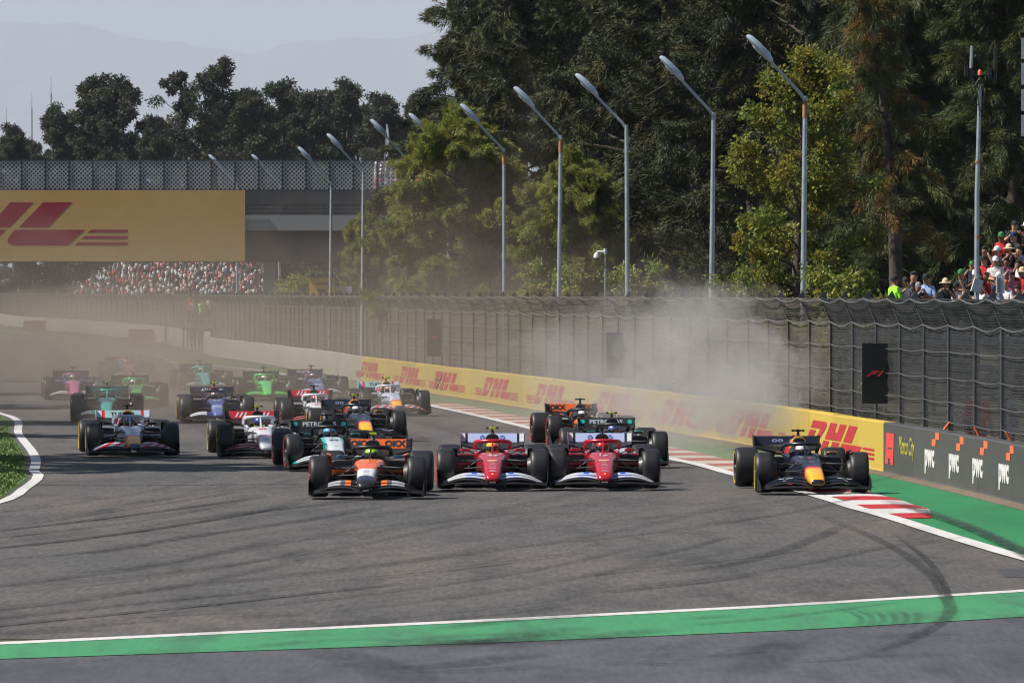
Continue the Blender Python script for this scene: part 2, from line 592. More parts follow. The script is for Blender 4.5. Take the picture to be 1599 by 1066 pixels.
skid([(1150, 1060), (1200, 1030), (1230, 1000)], 0.6, 0.3, z=0.03)
for k in range(30):
    x0 = random.uniform(-250, 900); y0 = random.uniform(800, 990)
    L_ = random.uniform(350, 800)
    skid([(x0, y0), (x0 + L_ * 0.35, y0 - L_ * 0.035), (x0 + L_ * 0.7, y0 - L_ * 0.085), (x0 + L_, y0 - L_ * 0.15)], random.uniform(0.08, 0.3), random.uniform(0.15, 0.42))
for k in range(26):
    x0 = random.uniform(-100, 1300); y0 = random.uniform(790, 985)
    L_ = random.uniform(150, 420)
    skid([(x0, y0), (x0 + L_ * 0.5, y0 - L_ * 0.045), (x0 + L_, y0 - L_ * 0.11)], random.uniform(0.08, 0.25), random.uniform(0.12, 0.35))
for k in range(34):                     # scuffs over the green band and the asphalt in front
    x0 = random.uniform(-60, 1560); y0 = random.uniform(960, 1062)
    L_ = random.uniform(60, 300)
    skid([(x0, y0), (x0 + L_ * 0.5, y0 - L_ * random.uniform(0.01, 0.06)), (x0 + L_, y0 - L_ * random.uniform(0.04, 0.12))], random.uniform(0.25, 0.8), random.uniform(0.10, 0.34), z=0.030 + 0.0001 * k)
for k in range(6):
    skid([(1290 + 22 * k, 948 + 2 * k), (1330 + 20 * k, 960), (1345 + 17 * k, 972), (1330 + 16 * k, 984)], 0.10, 0.28, z=0.0335 + 0.0001 * k)
# the rubbered racing line fading back down the straight
for off, w_, dk in ((-4.2, 1.3, 0.22), (-6.0, 1.2, 0.18), (-8.6, 1.0, 0.18), (-2.4, 0.8, 0.15)):
    skid([(Xline(d) + off, d) for d in (120, 160, 210, 270, 340)], w_, dk, world_pts=True)
# patch of newer tar near the verge, and a joint across the track
tag(sheet('tar_patch', [(G(1556, 894).x, 80.3), (G(1640, 894).x, 80.3), (G(1640, 894).x, 82.8), (G(1570, 894).x, 82.8)], 0.0078, pmat('new_tar', (0.045, 0.045, 0.047), 0.8, var=0.2, scale=2)), kind='structure')
skid([(-20, 757), (200, 758), (470, 756)], 0.5, 0.55, z=0.0075, fade=False)
# ------------------------------------------------------------------ concrete barrier along the track
def block_mat(name, c, rough=0.7, dirt=0.5, dcol=(0.16, 0.14, 0.12)):
    """painted concrete with grime rising from its foot and rubbed marks"""
    m, N, L, b = nodes_of(name)
    tc = N.new('ShaderNodeTexCoord')
    geo = N.new('ShaderNodeNewGeometry')
    mp = N.new('ShaderNodeMapping'); mp.inputs['Scale'].default_value = (1, 0.25, 1)
    L.new(geo.outputs['Position'], mp.inputs['Vector'])
    nz = N.new('ShaderNodeTexNoise'); nz.inputs['Scale'].default_value = 2.2; nz.inputs['Detail'].default_value = 7; nz.inputs['Roughness'].default_value = 0.7
    L.new(mp.outputs[0], nz.inputs['Vector'])
    sp = N.new('ShaderNodeSeparateXYZ'); L.new(geo.outputs['Position'], sp.inputs[0])
    mr = N.new('ShaderNodeMapRange'); mr.inputs['From Min'].default_value = 0.75; mr.inputs['From Max'].default_value = 0.0; mr.inputs['To Min'].default_value = 0.15; mr.inputs['To Max'].default_value = 1.0
    L.new(sp.outputs['Z'], mr.inputs['Value'])
    m2 = N.new('ShaderNodeMapRange'); m2.inputs['From Min'].default_value = 0.42; m2.inputs['From Max'].default_value = 0.75
    L.new(nz.outputs['Fac'], m2.inputs['Value'])
    mu = N.new('ShaderNodeMath'); mu.operation = 'MULTIPLY'; L.new(mr.outputs[0], mu.inputs[0]); L.new(m2.outputs[0], mu.inputs[1])
    mv = N.new('ShaderNodeMath'); mv.operation = 'MULTIPLY'; mv.inputs[1].default_value = dirt; L.new(mu.outputs[0], mv.inputs[0])
    mx = N.new('ShaderNodeMix'); mx.data_type = 'RGBA'; mx.inputs['A'].default_value = (*c, 1); mx.inputs['B'].default_value = (*dcol, 1)
    L.new(mv.outputs[0], mx.inputs['Factor'])
    oi = N.new('ShaderNodeObjectInfo')
    m3 = N.new('ShaderNodeMapRange'); m3.inputs['To Min'].default_value = 0.9; m3.inputs['To Max'].default_value = 1.08
    L.new(oi.outputs['Random'], m3.inputs['Value'])
    m4 = N.new('ShaderNodeMix'); m4.data_type = 'RGBA'; m4.blend_type = 'MULTIPLY'; m4.inputs['Factor'].default_value = 1.0
    L.new(mx.outputs['Result'], m4.inputs['A']); L.new(m3.outputs[0], m4.inputs['B'])
    L.new(m4.outputs['Result'], b.inputs['Base Color'])
    b.inputs['Roughness'].default_value = rough
    bp = N.new('ShaderNodeBump'); bp.inputs['Strength'].default_value = 0.2; bp.inputs['Distance'].default_value = 0.02
    L.new(nz.outputs['Fac'], bp.inputs['Height']); L.new(bp.outputs['Normal'], b.inputs['Normal'])
    MATS[name] = m
    return m
M_wyel = block_mat('yellow_wall_paint', (0.47, 0.335, 0.045), dirt=0.45, dcol=(0.42, 0.33, 0.2))
M_wblk = block_mat('charcoal_wall_paint', (0.058, 0.060, 0.059), rough=0.5, dirt=0.7, dcol=(0.10, 0.11, 0.085))
M_wcon = block_mat('bare_concrete', (0.36, 0.335, 0.30), dirt=0.7, dcol=(0.25, 0.22, 0.18))
WH = 1.0
def wall_dir(d):
    t = Vector((Xwall(d + 0.5) - Xwall(d - 0.5), 1.0, 0)).normalized()
    return t, Vector((-t.y, t.x, 0))         # along (away from the camera), and towards the track
def wall_pt(d, off=0.0, z=0.0):
    t, n = wall_dir(d)
    return Vector((Xwall(d), d, z)) + n * off
def barrier(name, d0, d1, step, mat, label, h=WH, joint=0.012, group=None):
    root = tag(empty(name, (Xwall((d0 + d1) / 2), (d0 + d1) / 2, 0)), label, 'wall', group)
    org = root.location
    n = max(1, round((d1 - d0) / step))
    st = (d1 - d0) / n
    for i in range(n):
        a, e = d0 + i * st + joint / 2, d0 + (i + 1) * st - joint / 2
        jz = random.uniform(-0.008, 0.008)
        jo = random.uniform(-0.003, 0.0)
        b = MB()
        rings = []
        for d in (a, e):
            prof = [(0.012, 0.0), (jo, 0.05), (jo, h - 0.02 + jz), (-0.02, h + jz), (-0.25, h + jz), (-0.27, h - 0.03), (-0.30, 0.0)]
            rings.append([wall_pt(d, o_, z) - org for o_, z in prof])
        b.loft(rings)
        mobj('wall_block', b.me('wall_block'), mat, root)
    return root
D_YB = 127.5
wall_black = barrier('barrier_wall', 64, D_YB, 4.55, M_wblk, 'charcoal concrete wall with white lettering beside the green verge')
wall_yellow = barrier('barrier_wall', D_YB + 0.02, 258, 4.0, M_wyel, 'long yellow concrete wall with repeated red courier logos')
wall_grey = barrier('barrier_wall', 258.02, 380, 4.4, M_wcon, 'bare concrete wall running on from the yellow one')
wall_far = barrier('barrier_wall', 393, 880, 9.0, M_wcon, 'far concrete wall in the dust past the gap', h=1.15)

def on_wall(root, polys, d_mid, sx, z0, sz, mat, name='lettering', off=0.007):
    """print on the wall: u runs towards the camera (reading direction), v is height"""
    b = MB()
    org = root.location
    for P in polys:
        n = len(P)
        f0 = [wall_pt(d_mid - u * sx, off + 0.0, z0 + v * sz) - org for u, v in P]
        t, nn = wall_dir(d_mid)
        f1 = [p - nn * 0.006 for p in f0]
        b.add(f0 + f1, [tuple(range(n)), tuple(reversed(range(n, 2 * n)))] + [(i, n + i, n + (i + 1) % n, (i + 1) % n) for i in range(n)])
    return mobj(name, b.me(name), mat, root)
# slanted block logo: letters cut in two rows, with three thin bars at either side. u in letter heights, v 0..1
def courier_logo(bars_left=True, sl=0.62):
    S = lambda u, v: (u + sl * v, v)
    H1, H0 = 0.42, 0.36
    L_ = []
    # D
    L_.append([S(0.35, 1.0), S(1.42, 1.0), S(1.55, 0.96), S(1.60, 0.86), S(1.55, 0.74), S(1.30, H1), S(0.98, H1), S(1.16, 0.74), S(0.28, 0.74)])
    L_.append([S(0.28, 0.66), S(0.78, 0.66), S(0.70, H1), S(0.24, H1)])
    L_.append([S(0.22, H0), S(1.22, H0), S(1.10, 0.14), S(0.86, 0.0), S(0.12, 0.0)])
    # H
    L_.append([S(1.86, 1.0), S(2.42, 1.0), S(2.40, 0.70), S(2.62, 0.70), S(2.68, 1.0), S(3.22, 1.0), S(3.06, H1), S(1.72, H1)])
    L_.append([S(1.66, H0), S(2.14, H0), S(2.04, 0.0), S(1.54, 0.0)])
    L_.append([S(2.42, H0), S(3.02, H0), S(2.90, 0.0), S(2.36, 0.0)])
    # L
    L_.append([S(3.44, 1.0), S(4.12, 1.0), S(3.96, H1), S(3.28, H1)])
    L_.append([S(3.22, H0), S(4.86, H0), S(4.70, 0.0), S(3.42, 0.0), S(3.26, 0.06), S(3.20, 0.16)])
    for v0 in (0.0, 0.145, 0.29):
        L_.append([S(4.86 + 0.35 * v0, v0), (6.1, v0), (6.1, v0 + 0.075), S(4.90 + 0.35 * v0, v0 + 0.075)])
        if bars_left:
            L_.append([(-0.95, v0), S(-0.06, v0), S(-0.03, v0 + 0.075), (-0.95, v0 + 0.075)])
    return [[(u - 2.6, v) for u, v in P] for P in L_]
M_red = pmat('logo_red', (0.42, 0.012, 0.022), 0.5, var=0.06)
LOGO = courier_logo()
for px, pw in ((578, 44), (640, 48), (698, 56), (776, 66), (860, 74), (960, 84), (1063, 96), (1172, 108), (1302, 128)):
    # find the place on the wall whose picture column is px, and the run of wall that fills pw columns
    ds = np.linspace(110, 262, 1500)
    col = np.array([799.5 + FPX * Xwall(d) / d for d in ds])
    dm = float(np.interp(px, col[::-1], ds[::-1]))
    da = float(np.interp(px - pw / 2, col[::-1], ds[::-1]))
    db = float(np.interp(min(px + pw / 2, 1372), col[::-1], ds[::-1]))
    on_wall(wall_yellow, LOGO, (da + db) / 2, (da - db) / 7.05, 0.2, 0.62, M_red, 'logo_print')
M_white = pmat('sign_white', (0.62, 0.62, 0.61), 0.55, var=0.05)
M_orange = pmat('sign_orange', (0.80, 0.15, 0.045), 0.55, var=0.06)
M_lred = pmat('sign_red', (0.68, 0.045, 0.05), 0.55, var=0.06)
M_gold = pmat('sign_gold', (0.42, 0.38, 0.07), 0.6, var=0.1)
def wall_d_at(px):
    ds = np.linspace(88, 262, 1500)
    col = np.array([799.5 + FPX * Xwall(d) / d for d in ds])
    return float(np.interp(px, col[::-1], ds[::-1]))
def text_on_wall(root, s, d, width, height, z, mat, bold=0.02, shear=0.0):
    src = text_me(s, 1.0, 0.004, bold=bold, shear=shear)
    me = src.copy()
    n = len(me.vertices)
    co = np.empty(n * 3, dtype=np.float32); me.vertices.foreach_get('co', co); co = co.reshape(-1, 3)
    lo, hi = co.min(0), co.max(0)
    t, nn = wall_dir(d)
    org = root.location
    out = np.empty_like(co)
    for i, (x, y, zz) in enumerate(co):
        u = (x - (lo[0] + hi[0]) / 2) / (hi[0] - lo[0]) * width
        v = (y - lo[1]) / (hi[1] - lo[1]) * height
        p = wall_pt(d - u, 0.005 + zz, z + v) - org
        out[i] = p
    me.vertices.foreach_set('co', out.ravel()); me.update()
    return mobj('lettering', me, mat, root)
for px in (1452, 1490, 1527, 1568):
    d = wall_d_at(px)
    text_on_wall(wall_black, 'pwc', d, 1.35, 0.46, 0.16, M_white, bold=0.04)
    sq = lambda u, v: [(u, v), (u + 0.52, v), (u + 0.52, v + 0.13), (u, v + 0.13)]
    on_wall(wall_black, [[(a + 0.08 * (bb > 0.12), bb) for a, bb in sq(-0.1, 0.0)]], d - 0.4, 1.0, 0.70, 1.0, M_orange, 'emblem', 0.007)
    on_wall(wall_black, [sq(0.42, 0.13)], d - 0.4, 1.0, 0.70, 1.0, M_orange, 'emblem', 0.007)
d = wall_d_at(1389)
on_wall(wall_black, [[(-0.62, 0), (-0.2, 0), (-0.16, 0.12), (0.2, 0.12), (0.2, 0), (0.62, 0), (0.75, 0.62), (-0.45, 0.62)]], d, 1.0, 0.18, 1.0, M_lred, 'emblem', 0.007)
on_wall(wall_black, [[(-0.25, 0.30), (0.35, 0.30), (0.38, 0.34), (-0.22, 0.34)]], d, 1.0, 0.18, 1.0, M_wblk, 'emblem', 0.010)
text_on_wall(wall_black, 'Mexico City', wall_d_at(1416), 2.3, 0.46, 0.32, M_gold, shear=0.35, bold=0.0)

# ------------------------------------------------------------------ debris fence behind the wall
M_wire = pmat('fence_wire', (0.030, 0.031, 0.033), 0.55, metal=0.3, var=0.2)
M_wiredust = pmat('dusty_fence_wire', (0.062, 0.053, 0.042), 0.9, var=0.25, scale=0.5)
M_cable = pmat('steel_cable', (0.17, 0.17, 0.175), 0.45, metal=0.4, var=0.15)
M_post = pmat('fence_post', (0.10, 0.105, 0.11), 0.5, metal=0.4, var=0.2)
M_cloth = pmat('fence_top_cloth', (0.035, 0.037, 0.04), 0.9, var=0.2)
FENCE_OFF = -0.55
def lean(z):                                  # the top of the fence leans out over the wall
    return 0.0 if z < 2.95 else (z - 2.95) * 0.5
def lattice(w, z0, z1, nx, nz, tw, th, wave=0.02, seed=0):
    """one connected net of flat wires in the xz plane (x along the fence, y = lean)"""
    rg = np.random.default_rng(seed)
    ph = rg.random(4) * 6
    V, F = [], []
    idx = {}
    for i in range(nx + 1):
        for k in range(nz + 1):
            x = w * i / nx
            z = z0 + (z1 - z0) * k / nz
            sag = wave * (math.sin(math.pi * i / nx) * 0.9 + 0.6 * math.sin(5 * math.pi * i / nx + ph[0] + k * 0.4) + 0.3 * math.sin(k * 1.7 + ph[1]))
            dy = lean(z) + 0.02 * math.sin(math.pi * i / nx) * math.sin(k * 0.5 + ph[2])
            zc = z - sag
            a = len(V)
            V += [(x - tw / 2, dy, zc - th / 2), (x + tw / 2, dy, zc - th / 2), (x + tw / 2, dy, zc + th / 2), (x - tw / 2, dy, zc + th / 2)]
            idx[i, k] = a
            F.append((a, a + 1, a + 2, a + 3))
    for i in range(nx + 1):
        for k in range(nz + 1):
            a = idx[i, k]
            if i < nx:
                c = idx[i + 1, k]
                F.append((a + 1, c, c + 3, a + 2))
            if k < nz:
                c = idx[i, k + 1]
                F.append((a + 3, a + 2, c + 1, c))
    return mesh('mesh_panel', V, F)
def debris_fence(name, d0, d1, step, label, meshes, top=3.45, cables=(1.12, 1.5, 1.95, 2.45, 2.95, 3.45), extra=True):
    root = tag(empty(name, wall_pt(d0, FENCE_OFF)), label, 'fence')
    org = root.location.copy()
    n = round((d1 - d0) / step)
    pts = [wall_pt(d0 + (d1 - d0) * i / n, FENCE_OFF) - org for i in range(n + 1)]
    post = MB()
    post.loft([[(-0.05, -0.06, 0), (0.05, -0.06, 0), (0.05, 0.04, 0), (-0.05, 0.04, 0)], [(-0.05, -0.06, 2.95), (0.05, -0.06, 2.95), (0.05, 0.04, 2.95), (-0.05, 0.04, 2.95)],
               [(-0.045, 0.18, 3.48), (0.045, 0.18, 3.48), (0.045, 0.26, 3.48), (-0.045, 0.26, 3.48)]])
    pm = post.me('post'); pm.materials.append(M_post)
    fin = MB(); fin.loft([[(-0.012, 0.10, 3.44), (0.012, 0.10, 3.44), (0.012, 0.30, 3.44), (-0.012, 0.30, 3.44)], [(-0.012, 0.17, 3.60), (0.012, 0.17, 3.60), (0.012, 0.20, 3.60), (-0.012, 0.20, 3.60)]])
    fm = fin.me('post_fin'); fm.materials.append(M_post)
    w = (pts[1] - pts[0]).length
    for i in range(n + 1):
        t = (pts[min(i + 1, n)] - pts[max(i - 1, 0)]).normalized()
        ang = math.atan2(t.y, t.x)
        p = mobj('post', pm, M_post if d0 + (d1 - d0) * i / n < 138 else M_wiredust, root, pts[i], (0, 0, ang))
        if extra:
            mobj('post_fin', fm, None, root, pts[i], (0, 0, ang))
        if i < n:
            t2 = (pts[i + 1] - pts[i])
            me = meshes[i % len(meshes)]
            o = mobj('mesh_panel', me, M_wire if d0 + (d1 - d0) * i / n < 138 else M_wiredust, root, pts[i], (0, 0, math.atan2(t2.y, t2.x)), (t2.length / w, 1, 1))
    for z in cables:
        b = MB()
        P = []
        for i in range(n):
            t, nn = wall_dir(d0 + (d1 - d0) * (i + 0.5) / n)
            for k in range(4):
                q = k / 4
                p = pts[i].lerp(pts[i + 1], q) + nn * (lean(z) + 0.05)
                s_ = 0.05 * math.sin(math.pi * q) * (1.6 if z > 2.9 else 0.6) * (0.7 + 0.6 * ((i * 37) % 11) / 11)
                P.append((p.x, p.y, z - s_))
        b.tube(P, 0.013 if z > 2.9 else 0.008, 5)
        mobj('cable', b.me('cable'), M_cable, root)
    return root
W_NEAR, W_FAR = 3.6, 6.4
near_meshes = [lattice(W_NEAR, 1.0, 3.45, 22, 60, 0.014, 0.030, 0.012, s) for s in range(3)]
for m_ in near_meshes: m_.materials.append(M_wire)
far_meshes = [lattice(W_FAR, 1.0, 3.45, 30, 44, 0.06, 0.044, 0.02, s + 9) for s in range(2)]
for m_ in far_meshes: m_.materials.append(M_wire)
fence_near = debris_fence('debris_fence', 68, 380, W_NEAR, 'tall wire debris fence along the yellow wall, its top leaning over the track', near_meshes)
fence_far = debris_fence('debris_fence', 394, 880, W_FAR, 'far wire fence fading into dust under the bridge banner', far_meshes, extra=False)
# closed cloth strip along the leaning top of the near fence, one length per bay
for i in range(20):
    dA = 68 + 312 / 87 * i; dB = dA + 312 / 87
    g = []
    for d in np.linspace(dA, dB, 5):
        row = []
        for z in (2.97, 3.2, 3.42):
            p = wall_pt(d, FENCE_OFF + lean(z) - 0.03, z - 0.03 * math.sin(math.pi * (d - dA) / (dB - dA))) - fence_near.location
            row.append(p)
        g.append(row)
    b = MB(); b.plate(g, 0.01)
    mobj('cloth_strip', b.me('cloth_strip'), M_cloth, fence_near)

# ------------------------------------------------------------------ upright black panels with a red race emblem on the fence
M_panel = pmat('panel_black', (0.006, 0.006, 0.007), 0.35, var=0.1)
M_pred = pmat('panel_red', (0.62, 0.03, 0.025), 0.5, var=0.05)
def race_logo():
    P = []
    S = lambda u, v: (u + 0.62 * v, v)
    P.append([S(0.0, 0.0), S(0.38, 0.0), S(0.62, 0.33), S(0.74, 0.40), S(1.70, 0.40), S(1.42, 0.62), S(0.70, 0.62), S(0.48, 0.52)])
    P.append([S(0.40, 0.72), S(0.62, 0.86), S(0.95, 1.0), S(2.05, 1.0), S(1.72, 0.72)])
    P.append([S(2.30, 1.0), S(2.72, 1.0), S(2.42, 0.0), S(1.98, 0.0)])
    return [[(u - 1.65, v - 0.5) for u, v in Q] for Q in P]
logo_me = poly_me(race_logo(), 0.01)
for px0, px1, py0, py1, lab in ((1346, 1386, 536, 630, 'tall black panel with a bright red race emblem near the charcoal wall'),
                               (947, 973, 519, 590, 'dusty black panel with red emblem beyond the fourth lamp post'),
                               (667, 688, 498, 556, 'faintest black panel with red emblem deep in the dust')):
    ds = np.linspace(100, 300, 1200)
    col = np.array([799.5 + FPX * (Xwall(d) + 0.28) / d for d in ds])
    d = float(np.interp((px0 + px1) / 2, col[::-1], ds[::-1]))
    a, c = at(px0, py1, d), at(px1, py0, d)
    w, h = c.x - a.x, c.z - a.z
    root = tag(empty('signal_panel', (0.5 * (a.x + c.x), d, a.z)), lab, 'panel', 'black race panels on the fence')
    b = MB(); b.box(-w / 2, w / 2, -0.04, 0.04, 0, h)
    mobj('panel_case', b.me('panel_case'), M_panel, root)
    b = MB(); b.box(w / 2 - 0.02, w / 2 + 0.12, 0.04, 0.08, h * 0.2, h * 0.8)
    mobj('bracket', b.me('bracket'), M_post, root)
    s = w * 0.7 / 3.3
    o = mobj('emblem', logo_me, M_pred, root)
    frame_to(o, (0, -0.042, h * 0.5), (1, 0, 0), (0, 0, 1)); o.scale = (s, s * 1.05, 1)

# odds and ends behind the wall: orange marker rods and a notice board
for px, tilt, lab in ((1441, 0.7, 'stubby orange rod leaning behind the first white lettering'), (1492, -0.5, 'orange rod behind the wall below the notice board'), (1541, -0.6, 'orange rod behind the third white lettering'), (1573, -0.8, 'orange rod behind the last white lettering')):
    d = wall_d_at(px)
    p = wall_pt(d, -0.42, 0.82)
    b = MB(); b.tube([(-0.12 * tilt, 0, 0), (0.0, 0, 0.17), (0.14 * tilt, 0, 0.30)], [0.03, 0.028, 0.02], 8)
    tag(mobj('marker_rod', b.me('marker_rod', 40), M_orange, loc=p), lab, 'rod', 'orange rods behind the charcoal wall')
d = wall_d_at(1497)
nb = tag(empty('notice_board', wall_pt(d, -1.0, 0.0)), 'white notice board with dark writing behind the fence', 'sign')
b = MB(); b.box(-0.11, 0.11, -0.01, 0.01, 1.05, 1.62); mobj('board', b.me('board'), M_white, nb)
b = MB(); b.box(-0.02, 0.02, 0.012, 0.05, 0.0, 1.6); mobj('post', b.me('post'), M_post, nb)
for k in range(7):
    b = MB(); b.box(-0.09, 0.05 + 0.04 * (k % 2), -0.014, -0.011, 1.14 + 0.06 * k, 1.16 + 0.06 * k); mobj('writing_line', b.me('writing_line'), M_post, nb)
# ------------------------------------------------------------------ footbridge across the straight, with its banner
DB = 450.0
sB = FPX / DB
def bz(py): return CAMH + (HOR - py) / sB
def bx_(px): return (px - 799.5) / sB
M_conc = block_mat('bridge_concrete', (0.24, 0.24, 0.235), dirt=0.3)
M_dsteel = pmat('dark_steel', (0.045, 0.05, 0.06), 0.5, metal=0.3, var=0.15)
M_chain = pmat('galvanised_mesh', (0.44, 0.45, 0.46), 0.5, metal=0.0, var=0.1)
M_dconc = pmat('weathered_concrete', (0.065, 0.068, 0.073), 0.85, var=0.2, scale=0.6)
x0b, x1b = bx_(-260), bx_(640)
bridge = tag(empty('footbridge', ((x0b + x1b) / 2, DB, 0)), 'dark concrete footbridge with chain mesh sides crossing the straight', 'bridge')
bo = Vector(bridge.location)
def bpart(name, X0, X1, Y0, Y1, Z0, Z1, mat):
    b = MB(); b.box(X0 - bo.x, X1 - bo.x, Y0 - bo.y, Y1 - bo.y, Z0, Z1)
    return mobj(name, b.me(name), mat, bridge)
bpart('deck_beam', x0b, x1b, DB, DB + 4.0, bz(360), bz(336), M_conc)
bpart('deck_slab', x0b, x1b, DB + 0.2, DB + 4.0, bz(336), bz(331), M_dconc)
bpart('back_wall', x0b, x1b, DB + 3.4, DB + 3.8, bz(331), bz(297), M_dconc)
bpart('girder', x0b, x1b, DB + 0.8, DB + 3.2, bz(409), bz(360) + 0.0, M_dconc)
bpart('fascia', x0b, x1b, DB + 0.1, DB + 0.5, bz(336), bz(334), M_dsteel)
for px in (418, 640):
    bpart('pier', bx_(px) - 0.35, bx_(px) + 0.45, DB + 1.2, DB + 2.4, 0, bz(409), M_conc)
bpart('pier', bx_(-240), bx_(-200), DB + 1.2, DB + 2.4, 0, bz(409), M_conc)
for py in (320, 327):
    bpart('guard_rail', x0b, x1b, DB + 0.16, DB + 0.26, bz(py) - 0.06, bz(py) + 0.06, M_dsteel)
for px in range(387, 640, 60):
    bpart('rail_post', bx_(px) - 0.08, bx_(px) + 0.08, DB + 0.12, DB + 0.3, bz(334), bz(318), M_dsteel)
# mesh panels and posts: 37 picture columns apart
def diamond_panel(w, h, cell, t):
    b = MB()
    n = int((w + h) / cell)
    for i in range(n + 1):
        for sgn in (1, -1):
            c = i * cell
            # line x + z = c (or mirrored)
            xa, za = max(0, c - h), min(h, c)
            xb, zb = min(w, c), max(0, c - w)
            if (xb - xa) < 0.02: continue
            P = [(xa, za), (xb, zb)]
            if sgn < 0: P = [(w - x, z) for x, z in P]
            (xa, za), (xb, zb) = P
            L_ = math.hypot(xb - xa, zb - za)
            nx, nz = -(zb - za) / L_ * t / 2, (xb - xa) / L_ * t / 2
            yy = 0.01 * sgn
            b.add([(xa + nx, yy, za + nz), (xb + nx, yy, zb + nz), (xb - nx, yy, zb - nz), (xa - nx, yy, za - nz)], [(0, 1, 2, 3)])
    return b.me('mesh_panel')
pw = bx_(37) - bx_(0)
dm = diamond_panel(pw, bz(251) - bz(296), 0.30, 0.062)
dm.materials.append(M_chain)
pm = MB(); pm.box(-0.05, 0.05, -0.05, 0.05, 0, bz(248) - bz(330)); pm = pm.me('mesh_post'); pm.materials.append(M_dsteel)
px = -262
while px < 640:
    mobj('mesh_post', pm, None, bridge, Vector((bx_(px), DB + 0.1, bz(330))) - bo)
    if px + 37 < 645:
        o = mobj('mesh_panel', dm, None, bridge, Vector((bx_(px), DB + 0.1, bz(296))) - bo)
        o['kind'] = 'stuff'
    px += 37
bpart('top_rail', x0b, x1b, DB + 0.06, DB + 0.14, bz(251), bz(249.5), M_dsteel)
bpart('mesh_rail', x0b, x1b, DB + 0.06, DB + 0.14, bz(298), bz(296), M_dsteel)

M_ban = ground_mat('banner_yellow', (0.76, 0.45, 0.15), (0.70, 0.42, 0.14), (0.60, 0.37, 0.14), grain=0.02, streak=0.35, rough=0.7, bump=0.0)
banner = tag(empty('banner', (bx_(60), DB - 0.35, bz(408))), 'huge yellow courier banner hung on the footbridge', 'banner')
bw0, bw1, bh = bx_(-330) - bx_(60), bx_(383) - bx_(60), bz(297) - bz(408)
g = []
for i in range(41):
    x = bw0 + (bw1 - bw0) * i / 40
    g.append([(x, 0.004 * math.sin(x * 2.1) * math.cos(j * 1.3), bh * j / 8) for j in range(9)])
b = MB(); b.plate(g, 0.03)
mobj('banner_cloth', b.me('banner_cloth', 30), M_ban, banner)
b = MB(); b.box(bw0, bw1, 0.06, 0.14, 0.0, 0.1).box(bw0, bw1, 0.06, 0.14, bh - 0.1, bh)
mobj('banner_frame', b.me('banner_frame'), M_dsteel, banner)
lh = (bz(316) - bz(383))
S_ = lh
big = [[(u * S_, v * S_) for u, v in P] for P in courier_logo(sl=0.69)]
# the right end of the bars sits at picture column 200
ux = (bx_(200) - bx_(60)) - 3.5 * S_
o = mobj('logo_print', poly_me(big, 0.004), pmat('banner_red', (0.30, 0.014, 0.035), 0.6, var=0.08), banner)
frame_to(o, (ux, -0.021, bz(383) - bz(408)), (1, 0, 0), (0, 0, 1))

# ------------------------------------------------------------------ people (one continuous skinned body per pose)
def skinned(name, joints, bones, radii, sub=2):
    me = bpy.data.meshes.new(name)
    me.from_pydata(joints, bones, [])
    o = bpy.data.objects.new(name, me)
    COL.objects.link(o)
    m = o.modifiers.new('skin', 'SKIN')
    m.use_smooth_shade = True
    sv = me.skin_vertices[0].data
    for i, r in enumerate(radii):
        rr = r if isinstance(r, tuple) else (r, r)
        sv[i].radius = rr
        sv[i].use_root = (i == 0)
    s = o.modifiers.new('sub', 'SUBSURF'); s.levels = sub; s.render_levels = sub
    dg = bpy.context.evaluated_depsgraph_get(); dg.update()
    out = bpy.data.meshes.new_from_object(o.evaluated_get(dg))
    bpy.data.objects.remove(o); bpy.data.meshes.remove(me)
    out.name = name
    return out
ARM = {'phone': [((0.30, -0.12, 1.18), (0.13, -0.36, 1.42)), ((-0.30, -0.12, 1.18), (-0.10, -0.36, 1.42))],
       'raise': [((0.33, -0.08, 1.46), (0.25, -0.20, 1.72)), ((-0.30, 0.0, 1.12), (-0.22, -0.22, 1.02))],
       'camera': [((0.30, -0.18, 1.22), (0.08, -0.26, 1.52)), ((-0.28, -0.20, 1.24), (-0.07, -0.30, 1.50))],
       'relaxed': [((0.27, 0.02, 1.12), (0.26, -0.12, 0.86)), ((-0.27, 0.02, 1.12), (-0.26, -0.12, 0.86))],
       'folded': [((0.28, -0.04, 1.12), (0.02, -0.24, 1.14)), ((-0.28, -0.04, 1.12), (-0.04, -0.22, 1.08))],
       'both_up': [((0.34, -0.05, 1.50), (0.20, -0.12, 1.78)), ((-0.34, -0.05, 1.50), (-0.18, -0.12, 1.76))]}
